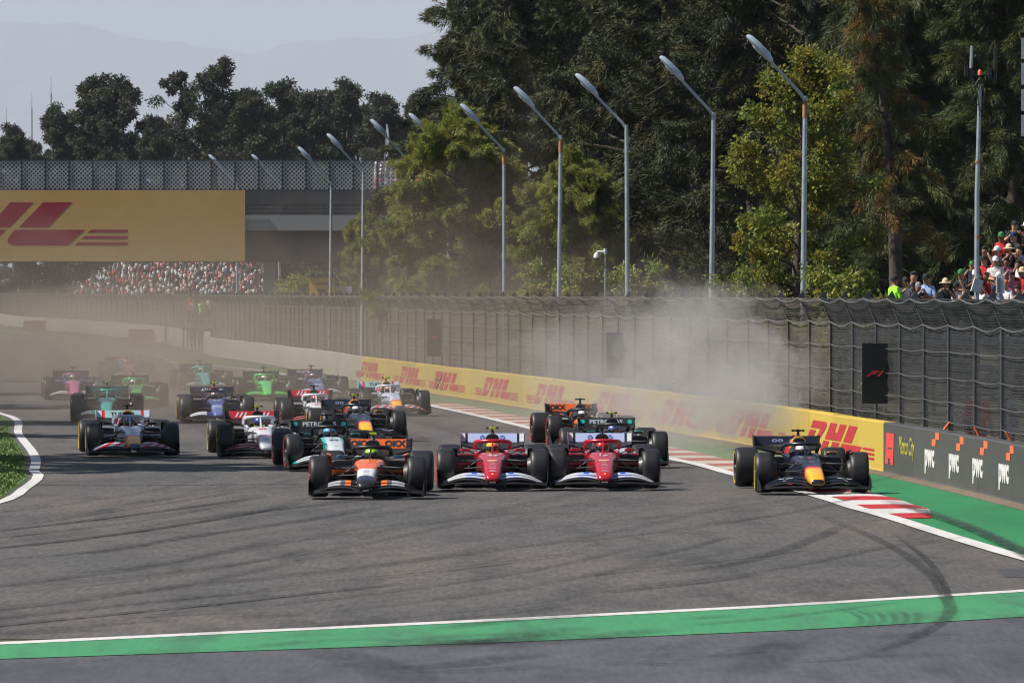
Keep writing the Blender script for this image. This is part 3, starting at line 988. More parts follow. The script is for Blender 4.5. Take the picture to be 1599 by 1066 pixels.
def body(pose):
    J = [(0, 0, 0.95), (0, 0.01, 1.15), (0, 0.0, 1.38), (0, -0.01, 1.48), (0, -0.03, 1.54), (0, -0.035, 1.65), (0, -0.02, 1.735)]
    Rr = [(0.16, 0.115), (0.145, 0.105), (0.165, 0.115), (0.062, 0.06), (0.070, 0.078), (0.092, 0.104), (0.06, 0.07)]
    B = [(0, 1), (1, 2), (2, 3), (3, 4), (4, 5), (5, 6)]
    for s, (el, ha) in zip((1, -1), ARM[pose]):
        k = len(J)
        J += [(s * 0.185, 0.0, 1.395), el, ha]
        Rr += [0.064, 0.045, 0.034]
        B += [(2, k), (k, k + 1), (k + 1, k + 2)]
        d = (Vector(ha) - Vector(el)).normalized()
        side = Vector((1, 0, 0)) - d * d.x
        side.normalize()
        for q in (-1, 0, 1):                       # fingers
            k2 = len(J)
            J.append(tuple(Vector(ha) + d * 0.10 + side * 0.022 * q)); Rr.append(0.010)
            B.append((k + 2, k2))
    for s in (1, -1):
        k = len(J)
        J += [(s * 0.095, 0, 0.86), (s * 0.10, -0.01, 0.48), (s * 0.10, 0.03, 0.09), (s * 0.11, -0.12, 0.045)]
        Rr += [(0.095, 0.10), 0.062, 0.045, (0.045, 0.035)]
        B += [(0, k), (k, k + 1), (k + 1, k + 2), (k + 2, k + 3)]
    Rr = [tuple(1.22 * q for q in r) if isinstance(r, tuple) else 1.22 * r for r in Rr]
    me = skinned('body', J, B, Rr, 1)
    for _ in range(3):
        me.materials.append(None)
    ha_ = [Vector(a[1]) for a in ARM[pose]]
    el_ = [Vector(a[0]) for a in ARM[pose]]
    mi = []
    for p in me.polygons:
        c = p.center
        m_ = 1
        if c.z < 0.93 and abs(c.x) < 0.2: m_ = 2
        if c.z > 1.47 and abs(c.x) < 0.12 and c.y > -0.16: m_ = 0
        for h, e in zip(ha_, el_):
            ax = h - e
            t = (c - e).dot(ax) / ax.dot(ax)
            if t > 0.05 and (c - (e + ax * max(0, min(1.4, t)))).length < 0.09 and abs(c.x) + max(0, -c.y) * 0.6 > 0.12 - 0.1 * (t > 0.6):
                m_ = 0
        mi.append(m_)
    me.polygons.foreach_set('material_index', mi)
    return me
BODY = {k: body(k) for k in ARM}
def head_cover(kind):
    b = MB()
    n = 14
    rings = []
    zs = (1.655, 1.70, 1.745, 1.785, 1.805) if kind != 'hair' else (1.64, 1.70, 1.75, 1.785, 1.80)
    rs = (0.104, 0.106, 0.096, 0.065, 0.015)
    for z, r in zip(zs, rs):
        rings.append([(r * 0.93 * math.cos(q), -0.03 + (0.025 if kind == 'hair' and z < 1.72 else 0.0) + r * 1.12 * math.sin(q), z) for q in (2 * math.pi * k / n for k in range(n))])
    b.loft(rings)
    if kind == 'cap':
        g = [[(0.075 * u, -0.12 - 0.10 * v * (1 - 0.35 * u * u), 1.672 - 0.012 * v - 0.012 * u * u) for v in (0, 0.5, 1)] for u in (-1, -0.5, 0, 0.5, 1)]
        b.plate(g, 0.012)
    if kind == 'hat':
        ring = [[(r * math.cos(q), -0.03 + r * math.sin(q), z) for q in (2 * math.pi * k / n for k in range(n))] for r, z in ((0.10, 1.68), (0.19, 1.655), (0.19, 1.645), (0.10, 1.665))]
        b.loft(ring, cap=False)
    return b.me(kind, 50)
COVER = {k: head_cover(k) for k in ('hair', 'cap', 'hat')}
SKIN = [pmat('skin_%d' % i, c, 0.55, var=0.06, scale=8) for i, c in enumerate([(0.42, 0.22, 0.14), (0.33, 0.165, 0.10), (0.22, 0.105, 0.06), (0.48, 0.27, 0.18)])]
CLOTH_C = {'white': (0.72, 0.72, 0.72), 'red': (0.52, 0.018, 0.022), 'black': (0.012, 0.012, 0.014), 'navy': (0.012, 0.02, 0.07), 'light blue': (0.30, 0.45, 0.75), 'grey': (0.20, 0.20, 0.21), 'orange': (0.75, 0.15, 0.02), 'green': (0.03, 0.20, 0.06),
           'pink': (0.60, 0.17, 0.26), 'yellow': (0.72, 0.48, 0.03), 'brown': (0.10, 0.045, 0.02), 'teal': (0.02, 0.22, 0.22), 'maroon': (0.17, 0.012, 0.022), 'lime': (0.28, 0.85, 0.03), 'blue': (0.03, 0.10, 0.42), 'cream': (0.55, 0.45, 0.30), 'violet': (0.18, 0.06, 0.30)}
CLOTH = {k: pmat('cloth_' + k.replace(' ', '_'), v, 0.85, var=0.15, scale=9) for k, v in CLOTH_C.items()}
def person(loc, rotz, pose, shirt, trousers, cover, cover_col, label, group, skin=0, scale=1.0):
    root = tag(empty('person', loc, rotz), label, 'person', group)
    root.scale = (scale,) * 3
    me = BODY[pose]
    o = bpy.data.objects.new('body', me)
    link(o, root)
    for i, m_ in enumerate((SKIN[skin], CLOTH[shirt], CLOTH[trousers])):
        o.material_slots[i].link = 'OBJECT'
        o.material_slots[i].material = m_
    if cover:
        mobj('hair' if cover == 'hair' else cover, COVER[cover], CLOTH[cover_col], root, own=True)
    return root
# ------------------------------------------------------------------ grandstand at the right edge
DS = 186.0
def sx_(px, d=DS): return (px - 799.5) * d / FPX
stand = tag(empty('grandstand', (sx_(1500), DS, 0)), 'open spectator stand with dark rail behind the fence', 'grandstand')
so = Vector(stand.location)
def spart(name, X0, X1, Y0, Y1, Z0, Z1, mat):
    b = MB(); b.box(X0 - so.x, X1 - so.x, Y0 - so.y, Y1 - so.y, Z0, Z1)
    return mobj(name, b.me(name), mat, stand)
z_floor = CAMH + (HOR - 478) * DS / FPX - 0.95
XS0, XS1 = sx_(1356), sx_(1720)
spart('platform', XS0, XS1, DS, DS + 1.15, z_floor - 0.18, z_floor, M_dsteel)
for k in range(1, 6):
    X0k = sx_(1458) + 0.41 * k
    spart('step', X0k, XS1, DS + 1.15 + 0.75 * (k - 1), DS + 1.15 + 0.75 * k, z_floor - 0.18, z_floor + 0.34 * k, M_dconc)
for k in range(8):
    xk = XS0 + (XS1 - XS0) * k / 7
    spart('support', xk - 0.06, xk + 0.06, DS + 0.3, DS + 0.42, 0, z_floor - 0.18, M_dsteel)
for zz in (z_floor + 0.62, z_floor + 1.05):
    spart('rail', XS0, XS1, DS - 0.03, DS + 0.03, zz - 0.03, zz + 0.03, M_dsteel)
for k in range(15):
    xk = XS0 + (XS1 - XS0) * k / 14
    spart('rail_post', xk - 0.025, xk + 0.025, DS - 0.02, DS + 0.02, z_floor, z_floor + 1.05, M_dsteel)
P0 = 'people on the platform beside the stand'
PL = lambda px, dy=0.45: (sx_(px, DS + dy), DS + dy, z_floor)
person(PL(1396), 2.1, 'folded', 'lime', 'black', 'hair', 'black', 'steward in fluorescent lime vest on the platform', P0, 1, 1.04)
person(PL(1413, 0.6), 0.2, 'phone', 'white', 'grey', 'cap', 'black', 'spectator in white shirt holding up a phone beside the lime steward', P0)
person(PL(1427, 0.8), -0.1, 'relaxed', 'black', 'black', 'hair', 'black', 'taller person in black top at the platform rail', P0, 0, 1.1)
person(PL(1447, 0.5), -0.5, 'folded', 'light blue', 'navy', 'cap', 'black', 'man in light blue shirt and black cap on the platform', P0, 1, 1.06)
person(PL(1433, 0.3), 0.5, 'camera', 'navy', 'black', 'cap', 'grey', 'person in navy top and grey cap at the platform rail', P0, 1, 0.92)
shirts = ['white', 'red', 'black', 'light blue', 'red', 'navy', 'white', 'grey', 'pink', 'white', 'maroon', 'black', 'cream', 'black', 'navy', 'white']
covers = [('cap', 'red'), ('cap', 'black'), ('hair', 'black'), ('cap', 'black'), ('cap', 'white'), ('hair', 'brown'), ('cap', 'navy'), ('hair', 'black'), ('cap', 'green'), ('cap', 'orange'), ('hat', 'cream')]
poses = ['phone', 'camera', 'raise', 'phone', 'relaxed', 'folded', 'both_up', 'phone']
pose_say = {'phone': 'with both hands up', 'camera': 'with hands to the face', 'raise': 'with one arm raised', 'relaxed': 'with arms down', 'folded': 'with folded arms', 'both_up': 'with both arms raised'}
ROWN = ['front', 'second', 'third', 'fourth', 'fifth', 'sixth', 'seventh', 'eighth', 'top']
seen_lab = set()
rs = random.Random(5)
for row in range(0, 6):
    d = DS + (0.6 if row == 0 else 1.15 + 0.75 * (row - 1) + 0.4)
    z = z_floor + 0.34 * row
    x = sx_(1470 + 22.0 * row, d) + rs.uniform(0, 0.2)
    while x < sx_(1612, d):
        for _ in range(60):
            sh, cv, po = rs.choice(shirts), rs.choice(covers), rs.choice(poses)
            key = (sh, cv, po)
            lab = '%s row spectator in %s top and %s %s' % (ROWN[row], sh, cv[1], {'hair': 'hair', 'cap': 'cap', 'hat': 'sun hat'}[cv[0]]) + ' ' + pose_say[po]
            if lab not in seen_lab:
                break
        seen_lab.add(lab)
        person((x, d + rs.uniform(-0.1, 0.1), z), rs.uniform(-0.9, 0.3) - 0.2, po, sh, rs.choice(['navy', 'black', 'grey', 'blue']), cv[0], cv[1], lab, 'spectators in the open stand', rs.randrange(4), rs.uniform(0.86, 1.0))
        x += rs.uniform(0.30, 0.40)
# ------------------------------------------------------------------ far crowd, one mass nobody could count
def crowd_mesh(name, pts, cols):
    b_v, b_f, b_c = [], [], []
    prof = [(0.0, 0.16), (0.28, 0.22), (0.42, 0.20), (0.47, 0.07), (0.52, 0.10), (0.64, 0.11), (0.72, 0.05)]
    n = 6
    base = np.array([[r * math.cos(2 * math.pi * k / n), 0.6 * r * math.sin(2 * math.pi * k / n), z] for z, r in prof for k in range(n)])
    fc = []
    for i in range(len(prof) - 1):
        for k in range(n):
            fc.append((i * n + k, i * n + (k + 1) % n, (i + 1) * n + (k + 1) % n, (i + 1) * n + k))
    fc = np.array(fc)
    V = np.concatenate([base * s + np.array(p) for p, s in pts])
    F = np.concatenate([fc + i * len(base) for i in range(len(pts))])
    me = np_mesh(name, V, F, True)
    ca = me.color_attributes.new('tint', 'FLOAT_COLOR', 'POINT')
    arr = np.ones((len(V), 4), dtype=np.float32)
    for i, (c, h) in enumerate(cols):
        arr[i * len(base):i * len(base) + 4 * n, :3] = c
        arr[i * len(base) + 4 * n:i * len(base) + 5 * n, :3] = (0.3, 0.16, 0.1)
        arr[i * len(base) + 5 * n:(i + 1) * len(base), :3] = h
    ca.data.foreach_set('color', arr.ravel())
    return me
def attr_mat(name, rough=0.85):
    m, N, L, b = nodes_of(name)
    a = N.new('ShaderNodeAttribute'); a.attribute_name = 'tint'
    L.new(a.outputs['Color'], b.inputs['Base Color'])
    b.inputs['Roughness'].default_value = rough
    return m
M_crowd = attr_mat('crowd_clothes')
def crowd_cols(n, rg):
    pal = [(0.62, 0.62, 0.62), (0.42, 0.06, 0.05), (0.03, 0.03, 0.04), (0.5, 0.22, 0.18), (0.62, 0.58, 0.55), (0.08, 0.08, 0.14), (0.55, 0.33, 0.28), (0.3, 0.3, 0.32), (0.04, 0.04, 0.05), (0.66, 0.60, 0.58), (0.14, 0.10, 0.09)]
    hp = [(0.02, 0.015, 0.012), (0.6, 0.6, 0.6), (0.35, 0.03, 0.03), (0.02, 0.02, 0.03), (0.25, 0.13, 0.08)]
    return [(pal[rg.integers(len(pal))], hp[rg.integers(len(hp))]) for _ in range(n)]
DC = 690.0
def cx_(px): return (px - 799.5) * DC / FPX
def cz(py): return CAMH + (HOR - py) * DC / FPX
pts = []
rg = np.random.default_rng(3)
for row in range(17):
    d = DC + row * 0.8
    z = cz(459) + row * 0.30
    xa = cx_(100 + row * 8.0) + rg.normal() * 0.6
    x = xa
    while x < cx_(412):
        if rg.random() > 0.10: pts.append(((x + rg.normal() * 0.10, d + rg.normal() * 0.2, z + rg.normal() * 0.16), 0.72 + 0.25 * rg.random()))
        x += 0.30 + 0.22 * rg.random()
tag(mobj('crowd', crowd_mesh('crowd', pts, crowd_cols(len(pts), rg)), M_crowd), 'packed crowd in red and white seen under the footbridge', 'crowd', kind='stuff')
far_stand = tag(empty('grandstand', (cx_(260), DC, 0)), 'far sloping stand that carries the packed crowd', 'grandstand')
fo = Vector(far_stand.location)
for row in range(17):
    d = DC + row * 0.8
    b = MB(); b.box(cx_(100 + row * 8) - 0.3 - fo.x, cx_(418) - fo.x, d - 0.35 - fo.y, d + 0.45 - fo.y, 0 if row in (0, 16) else cz(459) + row * 0.30 - 0.6, cz(459) + row * 0.30)
    mobj('step', b.me('step'), M_dconc, far_stand)
pts = []
DQ = 640.0
for row in range(9):
    z = CAMH + (HOR - 303) * DQ / FPX + row * 0.36
    x = (586 - 799.5) * DQ / FPX
    while x < (700 - 799.5) * DQ / FPX:
        pts.append(((x, DQ + row * 0.8, z), 1.0)); x += 0.52
tag(mobj('crowd', crowd_mesh('crowd', pts, crowd_cols(len(pts), rg)), M_crowd), 'second patch of crowd behind the bridge mesh by the flag', 'crowd', kind='stuff')
hs = tag(empty('grandstand', ((645 - 799.5) * DQ / FPX, DQ, 0)), 'tall stand behind the bridge mesh by the flag', 'grandstand')
for row in range(9):
    b = MB(); z = CAMH + (HOR - 303) * DQ / FPX + row * 0.36
    b.box(-4.2, 4.2, row * 0.8 - 0.35, row * 0.8 + 0.45, z - 0.5 if row else 0, z); mobj('step', b.me('step'), M_dconc, hs)
# people in the gap between the two walls
GP = 'people in the gap between the walls'
def gap(px, py, d): 
    p = at(px, py, d); return p
for px, dd, z, po, sh, lab in ((316, 388, 1.45, 'camera', 'lime', 'marshal in lime vest standing high in the wall gap'), (303, 389, 1.5, 'raise', 'grey', 'photographer in grey top high in the wall gap'),
                            (297, 391, 1.7, 'phone', 'red', 'person in red top on the platform in the wall gap'), (327, 390, 1.6, 'relaxed', 'cream', 'person in cream top at the edge of the wall gap'),
                            (309, 392, 1.85, 'both_up', 'black', 'person in black top behind others in the wall gap'),
                            (302, 386, 0.0, 'relaxed', 'black', 'person in black standing on the ground in the wall gap'), (313, 386.5, 0.0, 'camera', 'navy', 'person in navy standing on the ground in the wall gap')):
    person(((px - 799.5) * dd / FPX, dd, z), random.uniform(-0.4, 0.4), po, sh, 'black', 'cap', 'black', lab, GP, 1)
gp = tag(empty('camera_platform', ((311 - 799.5) * 389.5 / FPX, 389.5, 0)), 'low dark platform for photographers in the wall gap', 'platform')
b = MB(); b.box(-0.95, 0.95, -2.0, 3.0, 1.3, 1.42); mobj('platform_floor', b.me('platform_floor'), M_dsteel, gp)
for xx in (-0.85, 0.85):
    for yy in (-1.9, 2.9):
        b = MB(); b.box(xx - 0.05, xx + 0.05, yy - 0.05, yy + 0.05, 0, 1.3); mobj('leg', b.me('leg'), M_dsteel, gp)
# red blocks in front of the far wall
for px, py, w_, lab in ((52, 506, 36, 'farther dull red barrier block against the far wall'), (183, 524, 38, 'nearer dull red barrier block against the far wall')):
    d = 35700 / (py + 9 - HOR)
    d = max(400, d)
    p = Vector((Xwall(d) - 1.0, d, 0))
    b = MB(); b.loft([[(-w_ * d / FPX / 2, -0.4, 0), (w_ * d / FPX / 2, -0.4, 0), (w_ * d / FPX / 2, 0.4, 0), (-w_ * d / FPX / 2, 0.4, 0)], [(-w_ * d / FPX / 2, -0.3, 0.9), (w_ * d / FPX / 2, -0.3, 0.9), (w_ * d / FPX / 2, 0.3, 0.9), (-w_ * d / FPX / 2, 0.3, 0.9)]])
    o = mobj('barrier_block', b.me('barrier_block'), pmat('dull_red', (0.22, 0.05, 0.05), 0.7), loc=p)
    tag(o, lab, 'barrier', 'red blocks along the far wall')
# marshals behind the near fence
for px, d, lab, sh, po in ((1031, 178, 'marshal in orange overalls crouched behind the dusty fence', 'orange', 'folded'), (1070, 172, 'second marshal in orange behind the dusty fence', 'orange', 'relaxed'), (1526, 125, 'marshal in orange overalls standing behind the charcoal wall', 'orange', 'relaxed')):
    person(((px - 799.5) * d / FPX, d, 0), 0.3, po, sh, sh, 'cap', 'orange' if d > 150 else 'brown', lab, 'marshals behind the fence', 1, 1.0)
# ------------------------------------------------------------------ mountains far behind
def mountain(name, d, prof, mat, seed):
    rg = np.random.default_rng(seed)
    px = np.linspace(-1500, 3200, 260)
    py = np.interp(px, [p[0] for p in prof], [p[1] for p in prof])
    h = (HOR - py) * d / FPX + CAMH
    h = np.maximum(h + np.interp(px, np.linspace(-1500, 3200, 120), rg.normal(size=120)) * 22, 20)
    x = (px - 799.5) * d / FPX
    V, F = [], []
    rows = [(-7000, 0.0), (-4200, 0.45), (-1700, 0.8), (0, 1.0), (1300, 0.6), (3000, 0.0)]
    for yo, k in rows:
        jit = rg.normal(size=len(x)) * 30 * (0 < k < 1)
        V += [(x[i], d + yo, max(-2.0, h[i] * k + jit[i])) for i in range(len(x))]
    n = len(x)
    for r_ in range(len(rows) - 1):
        F += [(r_ * n + i, r_ * n + i + 1, (r_ + 1) * n + i + 1, (r_ + 1) * n + i) for i in range(n - 1)]
    return tag(mobj(name, mesh(name, V, F, True), mat), kind='structure')
M_mtn = pmat('mountain_forest', (0.09, 0.11, 0.11), 0.95, var=0.3, scale=0.004)
mountain('mountains', 60000, [(-1500, 160), (-300, 20), (0, 30), (90, 40), (150, 43), (240, 62), (300, 72), (370, 82), (420, 78), (480, 66), (530, 56), (600, 66), (700, 50), (900, 60), (1400, 90), (3200, 200)], M_mtn, 2)

# ------------------------------------------------------------------ trees
def leaf_mat(name, base, sat=1.0, trans=0.30):
    m, N, L, b = nodes_of(name)
    a = N.new('ShaderNodeAttribute'); a.attribute_name = 'tint'
    mx = N.new('ShaderNodeMix'); mx.data_type = 'RGBA'; mx.blend_type = 'MULTIPLY'; mx.inputs['Factor'].default_value = 1.0
    mx.inputs['A'].default_value = (*base, 1)
    L.new(a.outputs['Color'], mx.inputs['B'])
    L.new(mx.outputs['Result'], b.inputs['Base Color'])
    b.inputs['Roughness'].default_value = 0.6
    b.inputs['Specular IOR Level'].default_value = 0.25
    tr = N.new('ShaderNodeBsdfTranslucent')
    L.new(mx.outputs['Result'], tr.inputs['Color'])
    ms = N.new('ShaderNodeMixShader'); ms.inputs[0].default_value = trans
    L.new(b.outputs[0], ms.inputs[1]); L.new(tr.outputs[0], ms.inputs[2])
    L.new(ms.outputs[0], N['Material Output'].inputs['Surface'])
    return m
M_bark = pmat('bark', (0.07, 0.055, 0.042), 0.9, var=0.35, scale=3, bump=0.4)
def rot_basis(d):
    """unit dirs (n,3) -> two perpendicular unit vectors"""
    h = np.where(np.abs(d[:, 2:3]) < 0.9, np.array([[0, 0, 1.0]]), np.array([[1.0, 0, 0]]))
    a = np.cross(d, h); a /= np.linalg.norm(a, axis=1, keepdims=True)
    return a, np.cross(d, a)
def tree_meshes(kind, H, Rc, seed, nl=34, clumps=300, per=110, z_low=0.16, leaf=(0.5, 0.03), droop=0.5, tints=None, clump_r=0.75, shape='oval', lean_=0.0, plume=2.4):
    """returns (trunk mesh, crown mesh); origin at the foot of the trunk"""
    rg = np.random.default_rng(seed)
    b = MB()
    # trunk
    tp = []
    ph = rg.random() * 6
    for i in range(9):
        t = i / 8
        tp.append((lean_ * t * t * H + 0.02 * H * math.sin(2.3 * t + ph) * t, 0.015 * H * math.cos(3 * t + ph) * t, H * 0.93 * t))
    r0 = 0.020 * H
    b.tube(tp, [r0 * (1.15 if i == 0 else 1.0) * (1 - 0.9 * i / 8) + 0.015 for i in range(9)], 8)
    def trunk_at(t):
        i = min(int(t * 8), 7); q = t * 8 - i
        return np.array(tp[i]) * (1 - q) + np.array(tp[i + 1]) * q
    def width(t):
        if shape == 'cone': return Rc * (0.25 + 0.95 * (1 - t) ** 0.8)
        if shape == 'dome': return Rc * math.sqrt(max(0.06, 1 - (max(0, t - 0.30) / 0.72) ** 2.1)) * (0.75 + 0.25 * min(1, t / 0.4))
        return Rc * (0.30 + 0.85 * math.sin(math.pi * min(1, max(0.03, (t - 0.02) * 0.93)) ** 0.85))
    cen, cdir = [], []
    for k in range(nl):
        t = z_low + (1 - z_low) * ((k + rg.random()) / nl) ** 0.9
        t = min(t, 0.99)
        p0 = trunk_at(t * 0.95)
        az = k * 2.39996 + rg.normal() * 0.4
        L_ = width(t) * (0.70 + 0.5 * rg.random())
        up = (0.55 if kind != 'broad' else 0.7) * (0.6 + 0.6 * rg.random()) * (0.5 + 0.8 * t)
        pts = []
        for i in range(6):
            q = i / 5
            pts.append(p0 + np.array([math.cos(az) * L_ * q, math.sin(az) * L_ * q, L_ * (up * q - (0.35 if kind == 'needle' else 0.15) * q * q)]) + rg.normal(size=3) * 0.05 * L_ * q)
        b.tube([tuple(p) for p in pts], [0.20 * r0 * (1 - t * 0.6) * (1 - 0.85 * i / 5) + 0.012 for i in range(6)], 5)
        m = max(2, int(clumps / nl))
        for j in range(m):
            q = 0.25 + 0.75 * rg.random() ** 0.7
            i = min(int(q * 5), 4); f = q * 5 - i
            c = pts[i] * (1 - f) + pts[i + 1] * f
            c = c + rg.normal(size=3) * np.array([0.5, 0.5, 0.4]) * clump_r * 1.1
            cen.append(c); cdir.append([math.cos(az), math.sin(az), 0.4])
    # top tuft
    for j in range(max(4, clumps // 25)):
        cen.append(trunk_at(1.0) + rg.normal(size=3) * np.array([0.5, 0.5, 0.5]) * clump_r); cdir.append([0.1, 0.1, 1.0])
    cen = np.array(cen); cdir = np.array(cdir); cdir /= np.linalg.norm(cdir, axis=1, keepdims=True)
    nC = len(cen)
    cr = clump_r * (0.55 + 0.8 * rg.random(nC))
    rep = np.repeat(np.arange(nC), per)
    n = len(rep)
    u = rg.normal(size=(n, 3)); u /= np.linalg.norm(u, axis=1, keepdims=True)
    rad = rg.random(n) ** 0.5
    if kind == 'needle':
        ax = cdir * 0.8 + rg.normal(size=(nC, 3)) * 0.45 + np.array([0, 0, -droop * 0.7])
        ax /= np.linalg.norm(ax, axis=1, keepdims=True)
        sg = rg.random(n)
        Lp = cr * plume
        pos = cen[rep] + ax[rep] * ((sg - 0.35) * Lp[rep])[:, None] + np.array([0, 0, -1.0]) * (droop * 0.35 * sg * sg * Lp[rep])[:, None] + u * (rad * cr[rep] * 0.55 * (1.15 - 0.8 * sg))[:, None]
        d = ax[rep] * 0.7 + u * 0.75 + np.array([0, 0, -droop * 0.8]) + rg.normal(size=(n, 3)) * 0.2
    else:
        pos = cen[rep] + u * (rad * cr[rep])[:, None] * np.array([1.0, 1.0, 0.75])
    if kind == 'needle':
        pass
    else:
        d = u * 0.8 + rg.normal(size=(n, 3)) * 0.7 + np.array([0, 0, -0.2])
    d /= np.linalg.norm(d, axis=1, keepdims=True)
    a, _ = rot_basis(d)
    th = rg.random(n) * math.tau
    side = a * np.cos(th)[:, None] + np.cross(d, a) * np.sin(th)[:, None]
    ln = leaf[0] * (0.6 + 0.8 * rg.random(n)); wd = leaf[1] * (0.7 + 0.6 * rg.random(n))
    if kind == 'needle':
        V = np.stack([pos - side * (wd / 2)[:, None], pos + side * (wd / 2)[:, None], pos + d * ln[:, None] + np.array([0, 0, -0.12]) * ln[:, None]], 1).reshape(-1, 3)
        F = np.arange(3 * n).reshape(-1, 3); k = 3
    else:
        V = np.stack([pos, pos + d * (ln * 0.5)[:, None] + side * (wd / 2)[:, None], pos + d * ln[:, None], pos + d * (ln * 0.5)[:, None] - side * (wd / 2)[:, None]], 1).reshape(-1, 3)
        F = np.arange(4 * n).reshape(-1, 4); k = 4
    me = np_mesh('crown', V, F)
    tints = tints or [(1, 1, 1)]
    tt = np.array(tints)
    cl_t = tt[rg.integers(len(tt), size=nC)] * (0.75 + 0.5 * rg.random((nC, 1)))
    col = cl_t[rep] * (0.75 + 0.5 * rg.random((n, 1)))
    arr = np.ones((n, k, 4), dtype=np.float32); arr[:, :, :3] = col[:, None, :]
    ca = me.color_attributes.new('tint', 'FLOAT_COLOR', 'POINT'); ca.data.foreach_set('color', arr.ravel())
    return b.me('trunk', 60), me
M_casu = leaf_mat('casuarina_needles', (0.060, 0.070, 0.031), trans=0.06)
M_casw = leaf_mat('casuarina_needles_warm', (0.080, 0.095, 0.036), trans=0.12)
M_feath = leaf_mat('feathery_leaves', (0.215, 0.232, 0.058), trans=0.32)
M_yell = leaf_mat('yellowing_leaves', (0.20, 0.20, 0.04), trans=0.4)
M_euc = leaf_mat('eucalyptus_leaves', (0.050, 0.062, 0.040), trans=0.2)
def plant(meshes, mat, x, d, label, rotz=0.0, scale=1.0, group=None, name='tree', sz=None):
    root = tag(empty(name, (x, d, 0), rotz), label, 'tree', group)
    root.scale = (scale, scale, sz or scale)
    for m_, mm in zip(meshes, (M_bark, mat)):
        if not len(m_.materials): m_.materials.append(None)
        o = bpy.data.objects.new(m_.name.split('.')[0], m_); link(o, root)
        o.material_slots[0].link = 'OBJECT'; o.material_slots[0].material = mm
    return root
def tx(px, d): return (px - 799.5) * d / FPX
warm = [(1, 1, 1), (0.8, 0.85, 0.85), (1.1, 1.1, 0.9), (1.25, 1.0, 0.8), (0.7, 0.75, 0.72), (0.9, 1.0, 0.9)]
CAS = [tree_meshes('needle', 20, 4.4, s, nl=56, clumps=420, per=540, leaf=(0.22, 0.044), droop=0.35, tints=warm, clump_r=0.66, z_low=0.08, plume=1.9) for s in (21, 22, 23)]
CASR = [tree_meshes('needle', 17, 3.4, s, nl=46, clumps=400, per=500, leaf=(0.24, 0.028), droop=0.6, tints=[(1, 1, 1), (1.1, 1.05, 0.8), (0.8, 0.9, 0.8), (1.0, 1.0, 0.9), (0.7, 0.8, 0.7)], clump_r=0.46, z_low=0.10, shape='cone', lean_=0.05, plume=3.4) for s in (31, 32)]
RUST = tree_meshes('needle', 15, 1.5, 35, nl=26, clumps=150, per=240, leaf=(0.22, 0.022), droop=0.6, tints=[(1.9, 1.0, 0.6), (1.0, 1.0, 0.9), (1.1, 1.0, 0.8), (1.0, 1.05, 0.8), (2.2, 1.05, 0.55)], clump_r=0.36, z_low=0.40, shape='cone', lean_=-0.05, plume=3.0)
FEA = [tree_meshes('needle', 11.2, 3.2, 41, nl=80, clumps=1050, per=300, leaf=(0.15, 0.036), droop=0.22, tints=[(1, 1, 1), (1.15, 1.1, 0.8), (0.8, 0.9, 0.8), (1.05, 1.1, 1.0)], clump_r=0.42, z_low=0.20, shape='dome', plume=1.6)]
YEL = tree_meshes('broad', 11.2, 1.9, 51, nl=40, clumps=420, per=80, leaf=(0.13, 0.085), tints=[(1, 1, 1), (1.1, 1.05, 0.8), (0.7, 0.95, 0.9), (1.1, 0.9, 0.7), (0.8, 1.0, 1.0), (0.95, 1.05, 0.8)], clump_r=0.34, z_low=0.12, shape='oval')
BUSH = tree_meshes('broad', 4.4, 1.3, 61, nl=18, clumps=120, per=60, leaf=(0.13, 0.075), tints=[(1, 1, 1), (1.2, 1.1, 0.8), (0.7, 0.9, 0.7)], clump_r=0.35, z_low=0.1)
EUC = [tree_meshes('broad', 22, rr, s, nl=34, clumps=cl, per=170, leaf=(0.28, 0.13), tints=[(1, 1, 1), (1.2, 1.15, 1.0), (0.7, 0.75, 0.8), (1.3, 1.1, 0.9)], clump_r=0.60, z_low=zl, shape=sh) for s, rr, cl, zl, sh in ((71, 3.0, 300, 0.06, 'oval'), (72, 2.3, 170, 0.14, 'oval'), (73, 3.4, 320, 0.05, 'dome'), (74, 2.3, 70, 0.35, 'oval'))]
GC = 'dark casuarina trees behind the fence'
cas_list = [(792, 290, 1.0, 0, 'tall dark casuarina whose crown meets the sky'), (890, 276, 1.05, 1, 'dark casuarina above the third lamp counting from the sky side'),
            (985, 262, 1.0, 2, 'dark casuarina directly behind the camera mast'), (1085, 252, 1.0, 0, 'dark casuarina behind the second largest lamp'),
            (1180, 240, 0.95, 1, 'dark casuarina between the two largest lamps'), (1270, 236, 0.95, 2, 'dark casuarina rising above the yellowing tree'),
            (812, 330, 1.1, 1, 'rear casuarina behind the feathery green tree'), (850, 335, 1.15, 2, 'rear casuarina between the third and fourth lamps'), (960, 320, 1.1, 0, 'rear casuarina hidden behind the camera mast'),
            (1070, 310, 1.1, 1, 'rear casuarina behind the second largest lamp'), (1180, 300, 1.1, 2, 'rear casuarina filling the gap by the largest lamp'), (1290, 292, 1.1, 0, 'rear casuarina behind the yellowing tree'),
            (1400, 280, 1.1, 1, 'rear casuarina behind the rust tinted tree'), (1500, 270, 1.1, 2, 'rear casuarina behind the antenna mast'), (1610, 262, 1.1, 0, 'rear casuarina at the edge by the loudspeaker column'), (1725, 250, 1.1, 1, 'casuarina just past the picture edge beyond the stand'), (1850, 240, 1.05, 2, 'casuarina well past the picture edge beyond the stand')]
for i, (px, d, sc_, v, lab) in enumerate(cas_list):
    plant(CAS[v], M_casu, tx(px, d), d, lab, 1.3 * i, sc_, GC, 'casuarina_tree')
